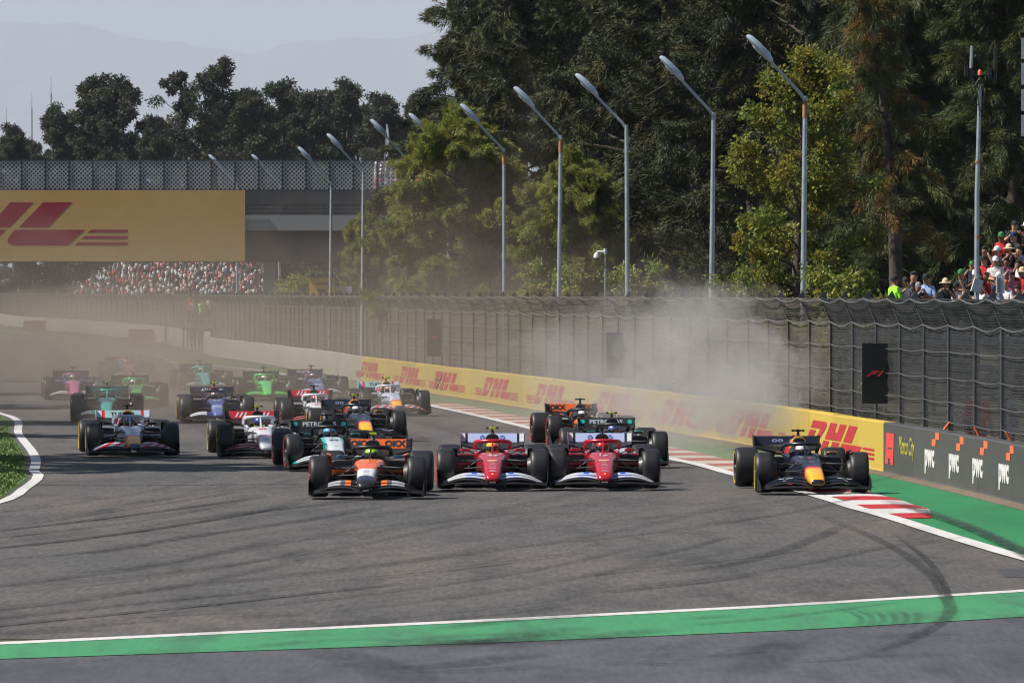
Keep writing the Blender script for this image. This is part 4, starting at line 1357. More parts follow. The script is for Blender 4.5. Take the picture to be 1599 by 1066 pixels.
for i, (px, d, sc_, v, lab) in enumerate([(1395, 214, 1.0, 0, 'green casuarina with drooping branches beside the rust tinted one'), (1475, 222, 1.05, 1, 'green casuarina with drooping branches behind the antenna mast'), (1580, 212, 1.0, 0, 'green casuarina with drooping branches above the spectators'), (1345, 226, 0.95, 1, 'green casuarina reaching low branches over the fence')]):
    plant(CASR[v], M_casw, tx(px, d), d, lab, 0.7 + 1.9 * i, sc_, 'green casuarinas above the stand', 'casuarina_tree')
plant(RUST, M_casw, tx(1400, 207), 207, 'slender casuarina with rust coloured branch tips', 0.2, 1.0, None, 'casuarina_tree')
plant(FEA[0], M_feath, tx(706, 254), 254, 'bushy feathery yellow green tree beside the fence', 0.3, 1.0, None, 'feathery_tree')
plant(FEA[0], M_feath, tx(893, 232), 232, 'smaller feathery green tree behind the middle lamp posts', 1.9, 0.70, None, 'feathery_tree', 0.80)
plant(FEA[0], M_feath, tx(575, 312), 312, 'thin dusty green tree in front of the footbridge', 2.5, 0.5, None, 'feathery_tree', 0.72)
plant(YEL, M_yell, tx(1244, 190), 190, 'yellowing broadleaf tree behind the largest lamp post', 0.0, 1.0, None, 'yellowing_tree')
for i, (px, d, s, lab) in enumerate([(1312, 150, 0.88, 'small leafy bush poking over the fence by the platform'), (1180, 172, 0.9, 'leafy bush at the foot of the yellowing tree'), (1000, 196, 0.95, 'leafy bush behind the dusty fence by the camera mast'), (470, 330, 0.98, 'dusty bush behind the yellow marshal box'), (440, 342, 0.9, 'dusty bush beside the bridge pier'), (860, 214, 0.95, 'leafy bush at the foot of the smaller feathery tree')]):
    plant(BUSH, M_feath, tx(px, d), d, lab, i * 1.1, s, None, 'bush')
GE = 'row of trees behind the footbridge'
euc_list = [(-30, 190, 750, 0.9, 0), (22, 182, 765, 0.8, 2), (82, 152, 750, 0.9, 0), (150, 102, 770, 1.0, 2), (192, 108, 760, 1.0, 0), (243, 168, 745, 0.8, 2), (290, 88, 775, 1.0, 3), (343, 76, 760, 1.0, 1), (398, 125, 750, 1.0, 2), (440, 112, 770, 1.0, 0), (482, 128, 760, 1.0, 2), (545, 112, 775, 1.05, 0), (600, 132, 750, 1.0, 2), (650, 130, 770, 1.0, 0), (110, 215, 790, 0.8, 2), (325, 215, 790, 0.8, 2), (420, 185, 790, 0.9, 2), (520, 175, 790, 0.9, 2)]
euc_say = ['low tree cut by the picture edge behind the bridge', 'low bushy tree first along the bridge from the edge', 'second bushy tree along the bridge from the edge', 'tall dense tree before the gap in the row', 'tall dense tree just before the gap in the row', 'lower tree standing inside the gap of the row', 'sparse tree with bare twigs right after the gap', 'tallest tree of the row with open trunk', 'broad brown green tree next to the tallest one', 'brown green tree in the middle of the row', 'tree below the smallest lamp heads', 'pale topped tree above the larger lamp heads', 'tree just left behind the white flag', 'last tree of the row before the dark casuarinas', 'low filler tree behind the dense pair', 'low tree behind the sparse twigs', 'low tree behind the tallest one', 'low tree behind the pale topped one']
euc_say[12] = 'tree standing behind the white flag'
fill = [(-20, 215), (45, 205), (95, 190), (135, 170), (178, 165), (262, 205), (330, 165), (370, 150), (420, 150), (462, 155), (505, 160), (560, 150), (615, 165), (655, 150)]
for i, (px, py) in enumerate(fill):
    euc_list.append((px, py, 805 + 7 * (i % 3), 1.0, 2 if i % 2 else 0)); euc_say.append('dim rear tree ' + ['cut by the picture edge behind the low trees', 'behind the middle radio mast', 'peeking past the tallest radio mast', 'behind the first tree of the dense pair', 'behind the second tree of the dense pair', 'low down just after the sky gap', 'behind the trunk of the tallest tree', 'showing beside the tallest tree', 'behind the broad brown green tree', 'between the two brown green trees', 'above the smallest lamp head over the mesh', 'under the pale topped tree', 'behind the white flag', 'joining the dark casuarinas'][i])
for i, (px, py, d, w_, v) in enumerate(euc_list):
    Ht = CAMH + (HOR - py) * d / FPX
    s = Ht / 22.0
    plant(EUC[v], M_euc, tx(px, d), d, euc_say[i], i * 1.7, max(s, 0.72) * w_, GE, 'eucalyptus_tree', s)
# trees on the inside of the bend, out of the picture, whose shade falls across the track
shade = [(-16.8, 129.5, 0.80, 0), (-18.2, 137.0, 0.76, 1), (-24, 158, 0.8, 2), (-23, 174, 0.85, 0), (-26, 198, 0.9, 1), (-29.5, 224, 0.9, 2), (-34, 256, 0.95, 0), (-39, 292, 0.95, 1)]
for i, (x, d, s, v) in enumerate(shade):
    plant(CAS[v], M_casu, x, d, 'roadside casuarina whose shade crosses the track', i * 2.1, s, 'trees shading the inside of the bend', 'casuarina_tree')
# ------------------------------------------------------------------ lamp posts along the fence
M_galv = pmat('galvanised_steel', (0.38, 0.42, 0.46), 0.45, metal=0.5, var=0.15, scale=4)
M_rust = pmat('rusty_joint', (0.30, 0.15, 0.07), 0.8, var=0.3, scale=8)
M_lamp = pmat('lamp_housing', (0.42, 0.50, 0.58), 0.35, metal=0.2, var=0.08)
M_lglass = pmat('lamp_glass', (0.55, 0.58, 0.60), 0.15, var=0.05)
LH = 8.57
def lamp_meshes():
    pole = MB(); pole.tube([(0, 0, 0), (0, 0, 3), (0, 0, LH)], [0.085, 0.075, 0.055], 10)
    arm = MB(); arm.tube([(0, 0, LH - 0.12), (-0.12, 0, LH + 0.06), (-0.95, 0, LH + 0.93)], [0.045, 0.042, 0.038], 8)
    # luminaire: a long flat cobra head along the arm
    head = MB()
    d = Vector((-1, 0, 1.02)).normalized(); up = Vector((1.02, 0, 1)).normalized(); side = Vector((0, 1, 0))
    p0 = Vector((-0.86, 0, LH + 0.84))
    rings = []
    for t, w, h in ((0.0, 0.05, 0.05), (0.08, 0.12, 0.10), (0.25, 0.18, 0.14), (0.60, 0.19, 0.14), (0.86, 0.15, 0.11), (0.94, 0.08, 0.06)):
        rings.append([p0 + d * t + side * (w * math.cos(q)) + up * (h * (math.sin(q) if math.sin(q) > 0 else 0.35 * math.sin(q))) for q in (2 * math.pi * k / 12 for k in range(12))])
    head.loft(rings)
    glass = MB(); rings = []
    for t, w, h in ((0.3, 0.05, 0.02), (0.38, 0.11, 0.06), (0.6, 0.11, 0.06), (0.72, 0.05, 0.02)):
        rings.append([p0 + d * t + side * (w * math.cos(q)) - up * (0.02 + h * max(0, math.sin(q))) for q in (2 * math.pi * k / 10 for k in range(10))])
    glass.loft(rings)
    band = MB(); band.tube([(0, 0, LH - 0.55), (0, 0, LH - 0.12)], [0.066, 0.064], 10)
    return [(n, b.me(n, 40), m_) for n, b, m_ in (('pole', pole, M_galv), ('arm', arm, M_galv), ('lamp_head', head, M_lamp), ('lens', glass, M_lglass), ('rusty_band', band, M_rust))]
LM = lamp_meshes()
for nme, me_, m_ in LM: me_.materials.append(m_)
lamp_list = [(1252, 163, 'largest lamp post, in front of the yellowing tree'), (1109, 177.5, 'second largest lamp post before dark trees'), (981, 191, 'lamp post next to the white camera mast'), (871, 204, 'lamp post in front of the smaller feathery tree'), (788, 222, 'lamp post at the edge of the bushy feathery tree'),
             (701, 266, 'lamp post mostly hidden inside the bushy feathery tree'), (634, 276, 'lamp post with its head near the white flag'), (565, 264, 'lamp post standing before the thin dusty tree'), (515, 288, 'lamp post beside the yellow marshal box'), (436, 458, 'lamp post behind the bridge mesh beside the banner end'), (371, 458, 'lamp post behind the banner showing only its head')]
for i, (px, d, lab) in enumerate(lamp_list):
    root = tag(empty('lamp_post', (tx(px, d), d, 0), random.uniform(-0.06, 0.06)), lab, 'lamp post', 'street lamps along the fence')
    root.rotation_euler[1] = random.uniform(-0.012, 0.012)
    if d > 450: root.scale = (1.33, 1.33, 1.33)
    elif px in (701, 634): root.scale = (1.09, 1.09, 1.09)
    kids = {}
    for nme, me_, m_ in LM:
        if nme == 'rusty_band' and i not in (0, 3, 4): continue
        par = kids.get('lamp_head') if nme == 'lens' else (kids.get('pole') if nme == 'rusty_band' else root)
        kids[nme] = mobj(nme, me_, None, par)
# ------------------------------------------------------------------ antenna mast by the stand
d = 122.0
ax = tx(1524, d)
mast = tag(empty('antenna_mast', (ax, d, 0)), 'slim grey antenna mast with two forked aerials and boxes', 'mast')
mz = lambda py: CAMH + (HOR - py) * d / FPX
b = MB(); b.tube([(0, 0, 0), (0.02, 0, mz(300)), (0.07, 0, mz(132))], [0.055, 0.045, 0.032], 10); mobj('pole', b.me('pole', 40), M_galv, mast)
M_blk = pmat('black_plastic', (0.012, 0.012, 0.013), 0.45, var=0.1)
b = MB(); b.tube([(-0.20, 0, mz(116)), (0.07, 0, mz(119)), (0.32, 0, mz(117))], 0.016, 8); mobj('crossbar', b.me('crossbar'), M_blk, mast)
for sx0, py0, py1, m_ in ((-0.10, 130, 72, M_galv), (0.35, 132, 70, M_blk)):
    lo, hi = mz(py0), mz(py1)
    b = MB(); b.tube([(sx0, 0, lo + 0.28), (sx0 + 0.02, 0, hi)], 0.028, 8); a_ = mobj('aerial', b.me('aerial', 40), m_, mast)
    b = MB(); b.tube([(sx0, 0, lo), (sx0, 0, lo + 0.25)], [0.03, 0.05], 8); mobj('aerial_base', b.me('aerial_base', 40), M_blk, a_)
    b = MB(); b.box(sx0 - 0.12, sx0 - 0.05, -0.05, 0.05, lo + 0.12, lo + 0.32); mobj('amplifier', b.me('amplifier'), M_blk, a_)
b = MB(); b.tube([(0.07, 0, mz(118)), (0.07, 0, mz(112)), (0.07, 0, mz(109))], [0.04, 0.045, 0.02], 8); mobj('warning_light', b.me('warning_light', 40), M_orange, mast)
for py in (253, 370):
    b = MB(); b.tube([(0.03, 0, mz(py) - 0.02), (0.03, 0, mz(py) + 0.02)], 0.055, 10); mobj('clamp', b.me('clamp'), pmat('clamp_orange', (0.35, 0.18, 0.05), 0.6), mast)
for q in range(3):
    b = MB(); b.tube([(0.07 + 0.02 * q, -0.03, mz(122)), (-0.10 + 0.13 * q, -0.05, mz(140 + 4 * q)), (-0.06 + 0.10 * q, -0.05, mz(158)), (0.05, -0.04, mz(165 + 8 * q))], 0.008, 6); mobj('cable_loop', b.me('cable_loop', 60), M_blk, mast)
M_boxg = pmat('box_grey', (0.55, 0.58, 0.60), 0.5, var=0.06)
b = MB(); b.box(-0.09, 0.09, -0.10, -0.04, -0.13, 0.13); o = mobj('equipment_box', b.me('equipment_box'), M_boxg, mast, (0.0, 0, mz(446)), (0, 0.3, 0.2))
d2 = 118.0
o = tag(empty('equipment_box', (tx(1562, d2), d2, 0)), 'upright grey louvred box on a post in front of the crowd', 'box')
b = MB(); b.box(-0.075, 0.075, -0.05, 0.05, 0, 0.33); mobj('housing', b.me('housing'), M_boxg, o, (0, 0, CAMH + (HOR - 458) * d2 / FPX))
b = MB(); b.box(-0.02, 0.02, -0.02, 0.02, 0, CAMH + (HOR - 458) * d2 / FPX); mobj('post', b.me('post'), M_galv, o)
for k in range(6):
    b = MB(); b.box(-0.065, 0.0, -0.058, -0.05, 0.04 + 0.045 * k, 0.06 + 0.045 * k); mobj('louvre', b.me('louvre'), M_post, o, (0, 0, CAMH + (HOR - 458) * d2 / FPX))
# white loudspeaker column at the picture edge
d = 128.0
sp = tag(empty('loudspeaker_column', (tx(1609, d), d, 0)), 'column of four white loudspeakers on a mast at the picture edge', 'loudspeaker')
b = MB(); b.tube([(0.1, 0.14, 0), (0.1, 0.14, CAMH + (HOR - 50) * d / FPX)], 0.05, 10); mobj('mast', b.me('mast', 40), M_dsteel, sp)
for py0, py1 in ((60, 92), (99, 132), (140, 173), (180, 213)):
    zt, zb = CAMH + (HOR - py0) * d / FPX, CAMH + (HOR - py1) * d / FPX
    b = MB(); b.loft([[(-0.20, -0.12, zb), (0.20, -0.12, zb), (0.16, 0.12, zb), (-0.16, 0.12, zb)], [(-0.20, -0.15, zt), (0.20, -0.15, zt), (0.16, 0.12, zt), (-0.16, 0.12, zt)]])
    mobj('speaker_box', b.me('speaker_box'), M_white, sp)
# ------------------------------------------------------------------ white dome camera on a thin mast
d = 187.0
cm = tag(empty('security_camera', (tx(945, d), d, 0)), 'white dome security camera on a thin mast above the fence', 'camera')
k = d / FPX
zc = lambda py: CAMH + (HOR - py) * k
b = MB(); b.tube([(0, 0, 0), (0, 0, zc(392))], 0.022, 8); mobj('mast', b.me('mast', 40), M_galv, cm)
b = MB(); b.tube([(0.0, 0, zc(397)), (0.0, 0, zc(388))], 0.045, 10); b.tube([(0.0, 0, zc(393.5)), (-0.22, 0, zc(393)), (-0.25, 0, zc(396))], [0.04, 0.035, 0.04], 8); mobj('bracket', b.me('bracket', 40), M_white, cm)
b = MB(); b.tube([(-0.25, 0, zc(395)), (-0.25, 0, zc(398)), (-0.25, 0, zc(402.5))], [0.05, 0.085, 0.09], 14); mobj('dome_housing', b.me('dome_housing', 40), M_white, cm)
b = MB(); b.tube([(-0.25, 0, zc(402.6)), (-0.25, 0, zc(405)), (-0.25, 0, zc(407))], [0.078, 0.07, 0.03], 14); mobj('dome_glass', b.me('dome_glass', 40), pmat('smoked_dome', (0.06, 0.06, 0.07), 0.1), cm)
b = MB(); b.box(-0.03, 0.05, -0.05, 0.0, zc(422), zc(420)); mobj('junction_clip', b.me('junction_clip'), M_white, cm)
# ------------------------------------------------------------------ yellow marshal box above the fence
d = 300.0
k = d / FPX
zc = lambda py: CAMH + (HOR - py) * k
mp_ = tag(empty('marshal_box', (tx(503, d), d, 0)), 'yellow courier branded marshal box raised above the fence', 'box')
wv = 19.5 * k
M_by = pmat('box_yellow', (0.80, 0.48, 0.09), 0.6, var=0.06)
b = MB(); b.box(-wv, wv, -0.3, 0.5, zc(461), zc(433)); mobj('cabin', b.me('cabin'), M_by, mp_)
b = MB(); b.box(-wv - 0.1, wv + 0.05, -0.36, 0.55, zc(433), zc(430.5)); mobj('roof', b.me('roof'), M_dsteel, mp_)
for q in range(4):
    b = MB(); b.box(-wv + 0.05 + q * 0.3, -wv + 0.27 + q * 0.3, -0.3, 0.1, zc(430.5), zc(427.5)); mobj('lamp_unit', b.me('lamp_unit'), M_blk, mp_)
for xx in (-wv + 0.05, wv - 0.05):
    for yy in (-0.25, 0.45):
        b = MB(); b.box(xx - 0.05, xx + 0.05, yy - 0.05, yy + 0.05, 0, zc(461)); mobj('leg', b.me('leg'), M_dsteel, mp_)
b = MB(); b.box(-0.22, 0.20, -0.315, -0.30, zc(456), zc(451)); mobj('sign_plate', b.me('sign_plate'), M_dsteel, mp_)
o = mobj('logo_print', poly_me([[(u * 0.13, v * 0.13) for u, v in P] for P in courier_logo()], 0.01), M_red, mp_)
frame_to(o, (0, -0.315, zc(445)), (1, 0, 0), (0, 0, 1))
b = MB(); b.box(-0.25, 0.25, -0.2, 0.2, zc(461), zc(447)); o = tag(mobj('cabinet', b.me('cabinet'), M_white, loc=(tx(541, d), d, 0)), 'small pale cabinet next to the yellow marshal box', 'cabinet')
b = MB(); b.box(-0.05, 0.05, -0.05, 0.05, 0, zc(461)); mobj('post', b.me('post'), M_galv, o)
# ------------------------------------------------------------------ white teardrop flag beyond the bridge
d = 458.0
k = d / FPX
zc = lambda py: CAMH + (HOR - py) * k
fl = tag(empty('flag', (tx(603, d), d, bz(331))), 'narrow white teardrop flag flying above the footbridge', 'flag')
z0f = bz(331)
b = MB(); b.tube([(-0.12, 0, 0), (-0.1, 0, zc(245) - z0f), (0.02, 0, zc(194) - z0f)], [0.03, 0.025, 0.012], 6); mobj('flag_pole', b.me('flag_pole'), M_galv, fl)
g = []
for i in range(9):
    t = i / 8
    z = zc(245) - z0f + (zc(194) - zc(245)) * t
    w_ = 0.32 * (math.sin(math.pi * (0.15 + 0.85 * (1 - t))) * 0.6 + 0.45 * (1 - t)) + 0.01
    xl = -0.1 + 0.12 * t
    g.append([(xl + w_ * u, 0.04 * math.sin(4 * u + 3 * t), z) for u in (0, 0.35, 0.7, 1)])
b = MB(); b.plate(g, 0.008); mobj('flag_cloth', b.me('flag_cloth', 40), M_white, fl)
b = MB(); b.box(-0.02, 0.09, -0.05, -0.045, zc(236) - z0f, zc(231) - z0f); mobj('emblem', b.me('emblem'), M_red, fl)
# radio masts far off
for px, py, lab in ((10, 168, 'thinnest far radio mast at the picture edge'), (50, 146, 'middle one of three far radio masts'), (80, 121, 'tallest of three far radio masts')):
    d = 1400.0
    Ht = CAMH + (HOR - py) * d / FPX
    o = tag(empty('radio_mast', (tx(px, d), d, 0)), lab, 'mast', 'far radio masts')
    for q in range(3):
        a_ = q * 2.094
        b = MB(); b.tube([(0.35 * math.cos(a_), 0.35 * math.sin(a_), 0), (0.08 * math.cos(a_), 0.08 * math.sin(a_), Ht * 0.93)], [0.09, 0.05], 5); mobj('mast_leg', b.me('mast_leg'), M_dsteel, o)
    b = MB(); b.tube([(0, 0, Ht * 0.9), (0, 0, Ht)], [0.07, 0.03], 5); mobj('mast_tip', b.me('mast_tip'), M_dsteel, o)
# ------------------------------------------------------------------ racing cars. Local frame: y forward, x to the car's right, z up; origin under the front axle
WB = 3.6
CM = {}
def car_meshes():
    def put(n, b, sm=35): CM[n] = b.me(n, sm)
    # nose and chassis
    S = [(1.075, .05, .185, .215, 2.4), (1.06, .098, .168, .245, 2.8), (1.0, .126, .156, .285, 3.2), (.85, .140, .158, .345, 3.4), (.6, .153, .185, .42, 3.6), (.3, .168, .23, .49, 3.8), (.1, .185, .255, .53, 3.8)]
    b = MB(); b.loft([sup_ring(y, w, a, c, p) for y, w, a, c, p in reversed(S)]); put('nose_cone', b, 50)
    S = [(.098, .1855, .255, .531, 3.8), (-.1, .205, .27, .57, 3.8), (-.4, .235, .28, .605, 3.8), (-.75, .268, .27, .63, 3.8), (-.97, .288, .24, .638, 3.8)]
    b = MB(); b.loft([sup_ring(y, w, a, c, p) for y, w, a, c, p in reversed(S)]); put('chassis', b, 50)
    b = MB(); b.loft([sup_ring(y, w, a, c, 4) for y, w, a, c in ((-2.0, .30, .1, .48), (-1.5, .31, .1, .47), (-.975, .285, .12, .46))]); put('cockpit_tub', b)
    for s, n in ((1, 'cockpit_side_a'), (-1, 'cockpit_side_b')):
        b = MB(); b.loft([sup_ring(y, w, a, c, 3, 12, s * x) for y, x, w, a, c in ((-2.05, .24, .06, .42, .66), (-1.7, .275, .06, .42, .66), (-1.3, .285, .05, .42, .648), (-.98, .265, .035, .45, .637))]); put(n, b, 50)
    b = MB(); b.loft([sup_ring(y, w, a, c, 3, 14) for y, w, a, c in ((-1.98, .20, .42, .80), (-1.85, .215, .45, .74), (-1.74, .21, .48, .70))]); put('headrest', b, 50)
    # air box and engine cover
    b = MB(); b.loft([sup_ring(y, w, a, c, p, 20) for y, w, a, c, p in ((-4.05, .05, .33, .46, 2.4), (-3.7, .09, .30, .58, 2.4), (-3.2, .14, .25, .76, 2.2), (-2.7, .20, .22, .88, 2.2), (-2.3, .165, .3, .94, 2.4), (-2.08, .135, .62, .955, 2.6), (-1.99, .122, .72, .945, 2.8))]); put('engine_cover', b, 50)
    b = MB(); b.loft([sup_ring(y, w, a, c, 2.8, 16) for y, w, a, c in ((-1.995, .098, .755, .922), (-1.978, .098, .755, .922))]); put('air_intake', b)
    b = MB(); b.loft([[(0.006, -2.3, .9), (0.006, -3.7, .52), (-0.006, -3.7, .52), (-0.006, -2.3, .9)], [(0.004, -2.6, .965), (0.004, -3.95, .78), (-0.004, -3.95, .78), (-0.004, -2.6, .965)]]); put('shark_fin', b)
    # sidepods
    for s, n in ((1, 'a'), (-1, 'b')):
        b = MB(); b.loft([sup_ring(y, (x1 - x0) / 2, a, c, 4, 18, s * (x0 + x1) / 2) for y, x0, x1, a, c in ((-3.85, .08, .22, .14, .24), (-3.3, .12, .42, .13, .36), (-2.6, .18, .64, .15, .50), (-1.95, .22, .74, .24, .585), (-1.55, .25, .74, .32, .605), (-1.36, .27, .70, .40, .60))]); put('sidepod_' + n, b, 50)
        b = MB(); b.loft([sup_ring(y, .195, .445, .575, 5, 16, s * .485) for y in (-1.37, -1.352)]); put('sidepod_inlet_' + n, b)
        b = MB(); b.plate([[(s * .25, -1.15, .055), (s * .25, -1.6, .055), (s * .15, -2.6, .055), (s * .1, -3.95, .09)], [(s * .40, -1.05, .06), (s * .60, -1.5, .06), (s * .60, -2.6, .06), (s * .42, -3.95, .12)], [(s * .50, -1.02, .075), (s * .78, -1.5, .07), (s * .79, -2.6, .07), (s * .55, -3.9, .16)]], .022); put('floor_' + n, b)
        for q in range(3):
            x = .36 + .1 * q
            b = MB(); b.plate([[(s * x, -1.0, .05), (s * x, -1.0, .20 - .03 * q)], [(s * (x + .12), -1.45, .05), (s * (x + .12), -1.45, .26 - .03 * q)]], .01); put('floor_fence_%d%s' % (q, n), b)
        # front wing
        def arch(t): return .085 * math.sin(math.pi * min(1.0, t * 1.05)) - .075 * t * t
        g = []
        for i in range(13):
            t = i / 12; x = .06 + .915 * t
            le = 1.0 - .30 * t * t; z = .105 + .25 * arch(t) - .01 * t
            g.append([(s * x, le - c * .24, z + .045 * c * c) for c in (0, .35, .7, 1)])
        b = MB(); b.plate(g, .014); put('main_plane_' + n, b, 50)
        for k in range(1, 4):
            g = []
            for i in range(13):
                t = i / 12; x = .105 + .86 * t
                le = .84 - .125 * (k - 1) - .26 * t * t
                z = .128 + .056 * (k - 1) * (1 - .62 * t) + .80 * arch(t)
                g.append([(s * x, le - c * .15, z + .040 * c * (1 - .6 * t)) for c in (0, .5, 1)])
            b = MB(); b.plate(g, .010); put('flap_%d%s' % (k, n), b, 50)
        b = MB(); b.plate([[(s * (.985 - .02 * (1 - q)), .78 - .02 * q, .055 + .10 * q), (s * (1.0), .5, .05 + .22 * q), (s * .99, .22, .06 + .29 * q)] for q in (0, .5, 1)], .012); put('wing_endplate_' + n, b, 50)
        # suspension
        arms = [((.17, .18, .515), (.70, .02, .50)), ((.235, -.42, .52), (.70, -.05, .50)), ((.15, .22, .27), (.70, .03, .20)), ((.23, -.40, .27), (.70, -.06, .20)), ((.18, .30, .40), (.70, .13, .36)), ((.22, -.12, .55), (.69, 0, .22))]
        for q, (p, e) in enumerate(arms):
            b = MB(); b.tube([(s * p[0], p[1], p[2]), (s * (p[0] + e[0]) / 2, (p[1] + e[1]) / 2, (p[2] + e[2]) / 2), (s * e[0], e[1], e[2])], [.026, .022, .018], 8, .55); put('suspension_arm_%d%s' % (q, n), b, 60)
        arms = [((.15, -3.3, .45), (.62, -3.58, .5)), ((.12, -3.85, .42), (.62, -3.62, .5)), ((.13, -3.2, .22), (.62, -3.56, .2)), ((.12, -3.9, .24), (.62, -3.64, .2))]
        for q, (p, e) in enumerate(arms):
            b = MB(); b.tube([(s * p[0], p[1], p[2]), (s * e[0], e[1], e[2])], [.024, .02], 8, .6); put('rear_arm_%d%s' % (q, n), b, 60)
        b = MB(); b.tube([(s * .63, 0, .36), (s * .70, 0, .36)], [.20, .235], 18); b.tube([(s * .60, .0, .28), (s * .63, 0, .3)], [.10, .14], 10); put('brake_drum_' + n, b, 40)
        b = MB(); b.tube([(s * .56, -WB, .36), (s * .60, -WB, .36)], [.19, .23], 18); put('rear_drum_' + n, b, 40)
        # winglet over the inner shoulder of the front wheel
        g = []
        for i in range(9):
            a = R(-18 + 100 * i / 8)
            r = .395
            g.append([(s * (.672 + .035 * u), -r * math.sin(a) + .02, .36 + r * math.cos(a) + .012 * u) for u in (-1, 0, 1)])
        b = MB(); b.plate(g, .012); put('wheel_winglet_' + n, b, 50)
        # mirror
        b = MB(); b.loft([sup_ring(y, w, .645, .705, 4, 12, s * .50) for y, w in ((-1.19, .10), (-1.13, .105), (-1.08, .07))]); put('mirror_' + n, b, 50)
        b = MB(); b.tube([(s * .30, -1.15, .60), (s * .43, -1.15, .655)], .012, 6); put('mirror_stalk_' + n, b)
        # rear wing tips and struts
        b = MB(); b.plate([[(s * (.60 - .012 * q * q), -4.02 - .03 * q, .925 - .23 * q), (s * (.603 - .012 * q * q), -4.2, .93 - .23 * q), (s * (.60 - .012 * q * q), -4.36, .92 - .21 * q)] for q in (0, .5, 1)], .016); put('wing_tip_' + n, b, 50)
        b = MB(); b.plate([[(s * x, -3.98 - .02 * q, z), (s * (x + .004), -4.15, z), (s * x, -4.32, z)] for q, x, z in ((0, .585, .71), (.3, .572, .64), (.6, .535, .52), (1, .485, .30))], .022); put('wing_strut_' + n, b, 50)
    # central parts
    b = MB(); b.plate([[(-.588 + 1.176 * i / 16, -4.12 - .09 * q, .745 + .165 * q) for q in (0, .5, 1)] for i in range(17)], .016); put('rear_flap', b, 50)
    g = []
    for i in range(21):
        x = -.585 + 1.17 * i / 20
        u = abs(x) / .585
        z = .615 + .085 * u ** 2.4
        g.append([(x, -3.86 - .26 * c, z + .105 * c ** 1.5 * (1 - .5 * u ** 2.4)) for c in (0, .4, .8, 1)])
    b = MB(); b.plate(g, .03); put('rear_plane', b, 50)
    b = MB(); b.plate([[(-.42 + .84 * i / 8, -3.95 - .2 * q, .37 + .05 * q) for q in (0, 1)] for i in range(9)], .015); put('beam_wing', b)
    b = MB()
    b.loft([[(-.015, -4.0, .40), (.015, -4.0, .40), (.015, -4.1, .40), (-.015, -4.1, .40)], [(-.012, -3.98, .62), (.012, -3.98, .62), (.012, -4.1, .62), (-.012, -4.1, .62)]]); put('wing_pylon', b)
    # halo
    P = [(-.315, -2.02, .69), (-.325, -1.85, .755), (-.325, -1.6, .80), (-.285, -1.36, .825), (-.17, -1.2, .835), (0, -1.14, .838), (.17, -1.2, .835), (.285, -1.36, .825), (.325, -1.6, .80), (.325, -1.85, .755), (.315, -2.02, .69)]
    b = MB(); b.tube(P, [.036] * 11, 10); put('halo', b, 60)
    b = MB(); b.loft([[(-.014, -.94, .62), (.014, -.94, .62), (.018, -1.03, .62), (-.018, -1.03, .62)], [(-.014, -1.10, .83), (.014, -1.10, .83), (.018, -1.17, .83), (-.018, -1.17, .83)]]); put('halo_pillar', b)
    b = MB(); b.tube([(0, -2.15, .95), (0, -2.18, 1.045)], [.03, .02], 8); put('camera_stalk', b)
    b = MB(); b.loft([sup_ring(y, w, 1.035, 1.075, 3, 12) for y, w in ((-2.26, .065), (-2.2, .068), (-2.12, .06))]); put('roof_camera', b, 50)
    for s, n in ((1, 'a'), (-1, 'b')):
        b = MB(); b.loft([sup_ring(y, .025, 1.037, 1.073, 3, 10, s * .092) for y in (-2.25, -2.13)]); put('camera_pod_' + n, b, 50)
    b = MB(); b.tube([(0, -2.2, 1.07), (0, -2.2, 1.11)], .006, 5); put('aerial', b)
    b = MB(); b.tube([(0, -.55, .615), (0, -.56, .73)], .006, 5); put('pitot_tube', b)
    b = MB(); b.box(-.14, .14, -1.13, -1.09, .50, .62); put('steering_wheel', b)
    b = MB(); b.loft([sup_ring(y, w, a, c, 3, 12) for y, w, a, c in ((-4.35, .06, .28, .38), (-4.0, .09, .26, .42), (-3.6, .12, .2, .45))]); put('crash_structure', b)
    # wheels, axle along x, centred; outer side +x
    for nm, w in (('front', .305), ('rear', .395)):
        h = w / 2
        prof = [(-h + .004, .245), (-h, .26), (-h - .012, .295), (-h - .004, .33), (-h + .022, .352), (-h + .06, .3595), (-h * .4, .3615), (h * .4, .3615), (h - .06, .3595), (h - .022, .352), (h + .004, .33), (h + .012, .295), (h, .26), (h - .004, .245), (h - .03, .235), (-h + .03, .235)]
        b = MB(); b.lathe_x(prof, 40); put('tyre_' + nm, b, 50)
        prof = [(h - .035, .0), (h - .012, .04), (h - .02, .12), (h - .045, .20), (h - .02, .232), (h - .004, .244), (h - .03, .246), (-h + .04, .244), (-h + .04, .0)]
        b = MB(); b.lathe_x(prof, 32); put('rim_' + nm, b, 40)
        prof = [(h + .0075, .270), (h + .0125, .284), (h + .0137, .294), (h + .0125, .2945), (h + .010, .284), (h + .005, .270)]
        b = MB(); b.lathe_x(prof, 40); put('band_' + nm, b, 50)
        b = MB(); b.tube([(h - .02, 0, 0), (h + .012, 0, 0)], [.045, .035], 10); put('nut_' + nm, b, 40)
car_meshes()
